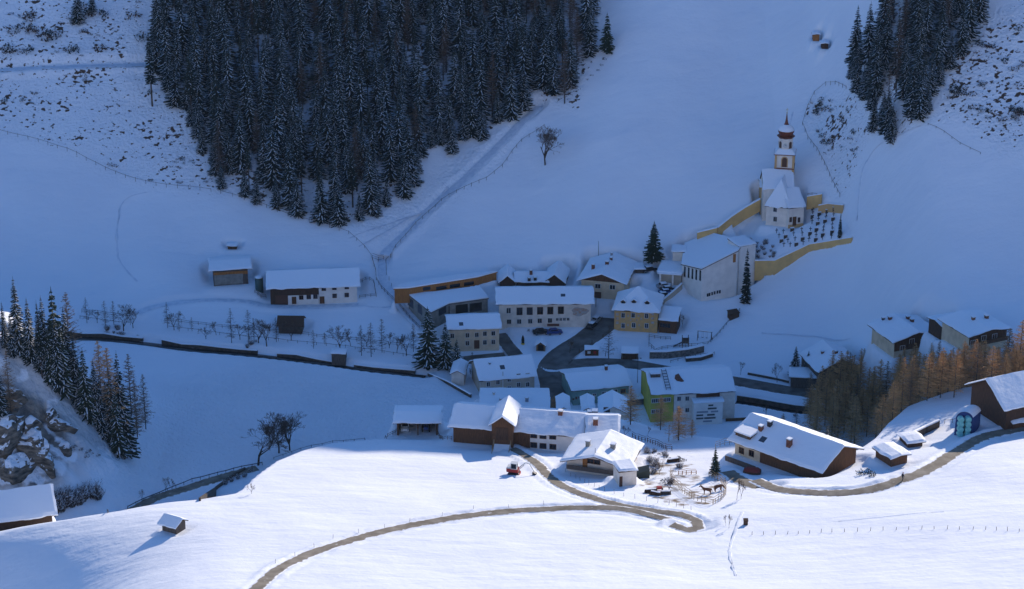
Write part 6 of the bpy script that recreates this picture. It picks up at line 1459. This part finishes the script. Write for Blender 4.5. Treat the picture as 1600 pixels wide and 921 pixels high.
# lamps, stakes and posts
def post(label, u, v, vt, m='metal_dark', name='street_lamp', cat='lamp', arm=True):
    p = G(u, v); h = at_y(u, vt, p.y).z - p.z; r = empty(name, p, 0, label=label, cat=cat); MB().tube((0, 0, -.3), (0, 0, h), .08, .05, 6).build('pole', m, r)
    if arm: MB().tube((0, 0, h), (.6, -.2, h + .1), .04, .04, 5).box(.5, .9, -.35, -.1, h + .02, h + .14).build('lamp_head', m, r)
post('grey street lamp at the left end of the lime green house', 996, 598, 560); post('thin mast on the snow above the broad chalet', 935, 402, 377, name='mast', cat='mast', arm=False)
post('slim post standing in the snow behind the board fence', 1045, 690, 664, 'wood_grey', 'post', 'post', False); post('little sign post at the street corner near the kiosk', 946, 557, 550, 'wood_dark', 'sign_post', 'post', False)
post('thin pole at the corner of the long white hall yard', 931, 480, 462, 'metal_dark', 'pole', 'pole', False)
# statue like figure group on the green
p = G(817, 538); st = empty('christmas_sculpture', p, 0, label='dark clipped shrub figure with yellow foot on the green before the white hall', cat='sculpture')
MB().lathe([(.25, -.2), (.38, .3), (.42, 1.2), (.3, 2.0), (.1, 2.5)], 9).build('body', 'needles_dark', st); MB().lathe([(.46, -.1), (.5, .15), (.3, .42)], 9).build('foot', 'yellow', st)
for i, (u, v) in enumerate([(826, 517), (833, 518), (840, 516)]):
    shrub(DK[i % 3], G(u, v), .55, 'snowy garden bush by the wall of the white hall, %s from the left' % ORD[i], 'bushes by the white hall', 'bush', 'bush')
# wood piles, logs and clutter of the chalet yard
rd = random.Random(12)
for i, (u, v, w, m, nm, lab) in enumerate([(1002, 746, 1.6, 'tarp_dark', 'covered_pile', 'dark tarpaulin covered pile at the right corner of the sunlit chalet'), (1030, 766, .8, 'paint_red', 'garden_barrow', 'small red wheelbarrow in the chalet garden'), (1017, 770, 1.2, 'wood_dark', 'log_pile', 'dark log pile left of the red wheelbarrow'),
        (996, 741, .9, 'yellow', 'crate', 'yellow crate against the wall of the sunlit chalet'), (1040, 773, 1.0, 'wood_grey', 'log_pile', 'grey log pile below the red wheelbarrow'), (1052, 722, 1.3, 'wood_dark', 'log_pile', 'log pile under the small garden trees'), (1024, 774, 1.1, 'wood_brown', 'log_pile', 'brown log pile lowest in the chalet garden')]):
    p = G(u, v); r = empty(nm, p, R(rd.uniform(-30, 30)), label=lab, cat=nm.replace('_', ' '))
    if 'log' in nm:
        for k, (y, z) in enumerate([(-.3, .12), (0, .12), (.3, .12), (-.15, .36), (.15, .36), (0, .6)]): MB().tube((-w, y, z), (w, y + rd.uniform(-.05, .05), z), .14, .14, 7).build('log', m, r)
        MB().box(-w * .8, w * .8, -.15, .15, .72, .84).build('snow_cap', 'snow_roof', r)
    elif nm == 'covered_pile':
        MB().prism([(-w, -w * .7), (w, -w * .6), (w * .9, w * .6), (-w * .8, w * .7)], -.2, [1.2, 2.0, 2.3, 1.5]).build('cover', m, r)
    elif nm == 'crate': MB().box(-w / 2, w / 2, -w / 2, w / 2, -.1, .5).box(-w / 2 + .06, w / 2 - .06, -w / 2 + .06, w / 2 - .06, .5, .56, 1).build('box', [m, 'snow_roof'], r)
    else:
        MB().prism([(-.5, -.35), (.5, -.25), (.5, .25), (-.5, .35)], .3, .75).build('tray', m, r); MB().tube((.6, -.05, .2), (.6, .05, .2), .2, .2, 10).build('wheel', 'rubber', r); MB().tube((-.5, -.3, .5), (-1.2, -.3, .6), .03, .03, 4).tube((-.5, .3, .5), (-1.2, .3, .6), .03, .03, 4).build('handle', 'wood_grey', r)
# horses
def skin_body(name, V, E, rad, m, parent, sub=2):
    me_ = bpy.data.meshes.new(name); me_.from_pydata(V, E, []); o = bpy.data.objects.new(name, me_); COL.objects.link(o); o.parent = parent
    md = o.modifiers.new('skin', 'SKIN'); md.use_smooth_shade = True
    for i, r_ in enumerate(rad): me_.skin_vertices[0].data[i].radius = (r_, r_) if not isinstance(r_, tuple) else r_
    me_.skin_vertices[0].data[0].use_root = True
    s = o.modifiers.new('sub', 'SUBSURF'); s.levels = sub; s.render_levels = sub; me_.materials.append(MAT[m]); return o
def skin_init(me_): pass
def horse(label, u, v, yaw, graze=False):
    p = G(u, v); r = empty('horse', (p.x, p.y, Hh(p.x, p.y)), R(yaw), label=label, cat='horse')
    V = [(0, 0, 1.12), (.45, 0, 1.15), (.72, 0, 1.22)]; E = [(0, 1), (1, 2)]; rad = [.30, .31, .26]
    def chain(st, pts, rs):
        pv = st
        for q, r_ in zip(pts, rs): V.append(q); rad.append(r_); E.append((pv, len(V) - 1)); pv = len(V) - 1
    chain(2, [(.98, 0, 1.46 if not graze else 1.1), (1.16, 0, 1.72 if not graze else .75), (1.32, 0, 1.74 if not graze else .5), (1.62, 0, 1.52 if not graze else .25)], [.22, .17, .14, .09])
    chain(0, [(-.5, 0, 1.15), (-.72, 0, 1.12)], [.31, .24])
    bk = len(V) - 1
    chain(bk, [(-.88, 0, 1.0), (-.95, 0, .6)], [.06, .05])
    for s in (-.17, .17):
        chain(1, [(.55, s, .85), (.55, s, .48), (.56, s, .06)], [.14, .09, .08])
        chain(bk - 1, [(-.52, s, .85), (-.68, s, .5), (-.6, s, .06)], [.18, .10, .08])
    me_ = bpy.data.meshes.new('horse_body'); me_.from_pydata(V, E, []); o = bpy.data.objects.new('body', me_); COL.objects.link(o); o.parent = r
    o.modifiers.new('skin', 'SKIN'); s = o.modifiers.new('sub', 'SUBSURF'); s.levels = 1; s.render_levels = 1
    if not me_.skin_vertices:
        bm = bmesh.new(); bm.from_mesh(me_); bm.verts.layers.skin.verify(); bm.to_mesh(me_); bm.free()
    for i, r_ in enumerate(rad): me_.skin_vertices[0].data[i].radius = (r_, r_)
    me_.skin_vertices[0].data[0].use_root = True; me_.materials.append(MAT['horse_brown'])
    hz = 1.74 if not graze else .5
    MB().add([(.8, 0, 1.45 if not graze else 1.45), (1.2, 0, hz + .25), (1.1, .03, hz + .0), (.85, .02, 1.25)], [(0, 1, 2, 3)]).build('mane', 'bark', r)
    for s in (-.06, .06): MB().tube((1.36, s, hz + .1), (1.33, s * 1.3, hz + .26), .04, .01, 5).build('ear', 'horse_brown', r)
horse('brown horse standing in the middle of the paddock facing left', 1105, 773, 172)
horse('darker horse grazing at the right rail of the paddock', 1122, 768, 20, True)
# walker on the right hand road
p = G(1410, 752); wk = empty('person', (p.x, p.y, Hh(p.x, p.y)), R(35), label='person in dark winter clothes walking on the gravel road at right', cat='person')
V = [(0, 0, .95), (0, 0, 1.2), (0, 0, 1.42), (.02, 0, 1.54), (.03, 0, 1.66), (.03, 0, 1.76)]; E = [(0, 1), (1, 2), (2, 3), (3, 4), (4, 5)]; rad = [.16, .16, .15, .055, .10, .07]
def ch2(st, pts, rs):
    pv = st
    for q, r_ in zip(pts, rs): V.append(q); rad.append(r_); E.append((pv, len(V) - 1)); pv = len(V) - 1
ch2(0, [(.04, .1, .9), (.16, .11, .5), (.22, .11, .09), (.36, .11, .05)], [.10, .075, .055, .045]); ch2(0, [(-.02, -.1, .9), (.0, -.11, .5), (-.22, -.11, .12), (-.10, -.11, .05)], [.10, .075, .055, .045])
ch2(2, [(0, .2, 1.40), (-.06, .25, 1.12), (.06, .25, .88), (.10, .25, .80)], [.07, .055, .04, .035]); ch2(2, [(0, -.2, 1.40), (.06, -.25, 1.12), (.2, -.25, .92), (.25, -.25, .85)], [.07, .055, .04, .035])
me_ = bpy.data.meshes.new('person_body'); me_.from_pydata(V, E, []); o = bpy.data.objects.new('body', me_); COL.objects.link(o); o.parent = wk; o.modifiers.new('skin', 'SKIN'); s = o.modifiers.new('sub', 'SUBSURF'); s.levels = 1; s.render_levels = 1
if not me_.skin_vertices:
    bm = bmesh.new(); bm.from_mesh(me_); bm.verts.layers.skin.verify(); bm.to_mesh(me_); bm.free()
for i, r_ in enumerate(rad): me_.skin_vertices[0].data[i].radius = (r_, r_)
me_.skin_vertices[0].data[0].use_root = True; me_.materials.append(MAT['cloth_dark'])
MB().lathe([(.11, 1.68), (.12, 1.74), (.09, 1.82), (.02, 1.85)], 10, .03, 0).build('hat', 'paint_red', wk, True)
# rock outcrops of the left spur
def rock_mesh(seed, sx, sy, sz):
    bm = bmesh.new(); bmesh.ops.create_icosphere(bm, subdivisions=4, radius=1); rd = random.Random(seed); pl = []
    for _ in range(9):
        n = Vector((rd.gauss(0, 1), rd.gauss(0, 1), rd.gauss(0, .7))).normalized(); pl.append((n, rd.uniform(.45, .85)))
    for v in bm.verts:
        for n, d in pl:
            e = v.co.dot(n) - d
            if e > 0: v.co -= n * e * .92
        k = 1 + .34 * float(fbm(np.array(v.co.x * 2 + seed), np.array(v.co.y * 2 + v.co.z * 2.7), seed, 3)); v.co = Vector((v.co.x * sx * k, v.co.y * sy * k, v.co.z * sz * k))
    me_ = bpy.data.meshes.new('rock'); bm.to_mesh(me_); bm.free(); me_.materials.append(MAT['rock_snow']); return me_
def mat_rock():
    m = bpy.data.materials.new('rock_snow'); nt, N, L, b = nodes(m); b.inputs['Roughness'].default_value = .9
    g = N.new('ShaderNodeNewGeometry'); sx = N.new('ShaderNodeSeparateXYZ'); L.new(g.outputs['Normal'], sx.inputs[0])
    n = N.new('ShaderNodeTexNoise'); n.inputs['Scale'].default_value = .9; n.inputs['Detail'].default_value = 8; L.new(g.outputs['Position'], n.inputs[0])
    ad = N.new('ShaderNodeMath'); ad.operation = 'MULTIPLY_ADD'; L.new(n.outputs[0], ad.inputs[0]); ad.inputs[1].default_value = .9; L.new(sx.outputs[2], ad.inputs[2])
    rg = N.new('ShaderNodeMapRange'); L.new(ad.outputs[0], rg.inputs[0]); rg.inputs[1].default_value = 1.0; rg.inputs[2].default_value = 1.12
    r = N.new('ShaderNodeValToRGB'); n2 = N.new('ShaderNodeTexNoise'); n2.inputs['Scale'].default_value = .5; n2.inputs['Detail'].default_value = 9; mp = N.new('ShaderNodeMapping'); mp.inputs['Scale'].default_value = (1, 1, 3); L.new(g.outputs['Position'], mp.inputs[0]); L.new(mp.outputs[0], n2.inputs[0]); L.new(n2.outputs[0], r.inputs[0])
    e = r.color_ramp.elements; e[0].position = .35; e[0].color = (.03, .026, .022, 1); e[1].position = .65; e[1].color = (.21, .175, .135, 1)
    mx = N.new('ShaderNodeMix'); mx.data_type = 'RGBA'; L.new(rg.outputs[0], mx.inputs[0]); L.new(r.outputs[0], mx.inputs[6]); mx.inputs[7].default_value = (.82, .85, .9, 1); L.new(mx.outputs[2], b.inputs['Base Color'])
    bp = N.new('ShaderNodeBump'); bp.inputs['Distance'].default_value = .8; L.new(n2.outputs[0], bp.inputs['Height']); L.new(bp.outputs[0], b.inputs['Normal']); MAT['rock_snow'] = m
mat_rock()
RK = [rock_mesh(k, 3.2, 2.6, 3.4) for k in range(4)]
for i, (u, v, s_, lb) in enumerate([(8, 632, 1.2, 'upper tan rock face at the left edge below the firs'), (12, 690, 1.9, 'biggest tan cliff block at the left edge'), (38, 712, 1.5, 'grey cliff block right of the biggest one at the left edge'), (30, 740, 1.3, 'lower cliff block just above the low house roof'), (66, 728, 1.1, 'dark cliff block above the snow laced thicket'),
        (92, 672, .9, 'dark ledge in the middle of the snowy bank on the left'), (78, 654, .7, 'small dark ledge above the middle one on the left bank'), (98, 704, .6, 'small rock low on the right of the left bank'), (50, 668, .8, 'rock ledge left of the middle of the snowy bank'), (60, 700, .8, 'rock between the grey cliff block and the middle ledge')]):
    p = G(u, v); o = bpy.data.objects.new('rock', RK[i % 4]); COL.objects.link(o); o.location = (p.x, p.y + 1.2 * s_, p.z - .9 * s_); o.scale = (s_ * 1.25, s_, s_ * 1.15); o.rotation_euler = (.15 * (i % 3), 0, i * 1.3); tag(o, lb, 'rock')
simple_wall('brown earth bank wall between the two lower left tracks', [(314, 783), (338, 766), (362, 748), (384, 735)], .7, 'stone_brown', .4, False)
fence('guard rail line continuing along the sunlit crest to the cart shed', [(428, 718), (470, 703), (520, 692), (570, 688), (604, 686)], 3.0, .6, 1, 'metal_dark')
# thin tracks in the snow
def track(px, hw=.28, fn=Hv, m='snow_packed'):
    pts = spline([cast(u, v, fn) for u, v in px], 1.0); a_ = np.array([(p.x, p.y, Hh(p.x, p.y) + .03) for p in pts]); ribbon('snow_trail', a_, hw, m, wob=.5, seed=len(px))
track([(1440, 196), (1400, 214), (1368, 232), (1350, 262), (1343, 300), (1340, 345)]); track([(560, 385), (640, 340), (700, 300), (690, 285)], .3); track([(545, 372), (600, 352), (660, 330), (700, 290)], .3)
track([(1240, 175), (1225, 230), (1215, 260)], .3); track([(230, 300), (190, 320), (185, 400), (215, 440)], .22); track([(1310, 815), (1380, 808), (1440, 802), (1475, 800)], .16)
track([(640, 470), (600, 480), (560, 478)], .3); track([(1190, 520), (1260, 524), (1330, 528)], .4); track([(1160, 800), (1150, 830), (1140, 860), (1150, 900)], .25)
# ---------------------------------------------------------------- haze
HAZE = 0.00003
if HAZE:
    bm = bmesh.new(); bmesh.ops.create_cube(bm, size=1); me_ = bpy.data.meshes.new('haze'); bm.to_mesh(me_); bm.free()
    hz = bpy.data.objects.new('haze', me_); COL.objects.link(hz); hz.scale = (2000, 1700, 262); hz.location = (0, 560, 130); hz['kind'] = 'stuff'
    m = bpy.data.materials.new('haze'); m.use_nodes = True; nt = m.node_tree; nt.nodes.remove(nt.nodes['Principled BSDF'])
    vol = nt.nodes.new('ShaderNodeVolumePrincipled'); vol.inputs['Density'].default_value = HAZE; vol.inputs['Color'].default_value = (.50, .72, 1, 1); nt.links.new(vol.outputs[0], nt.nodes['Material Output'].inputs['Volume']); me_.materials.append(m)
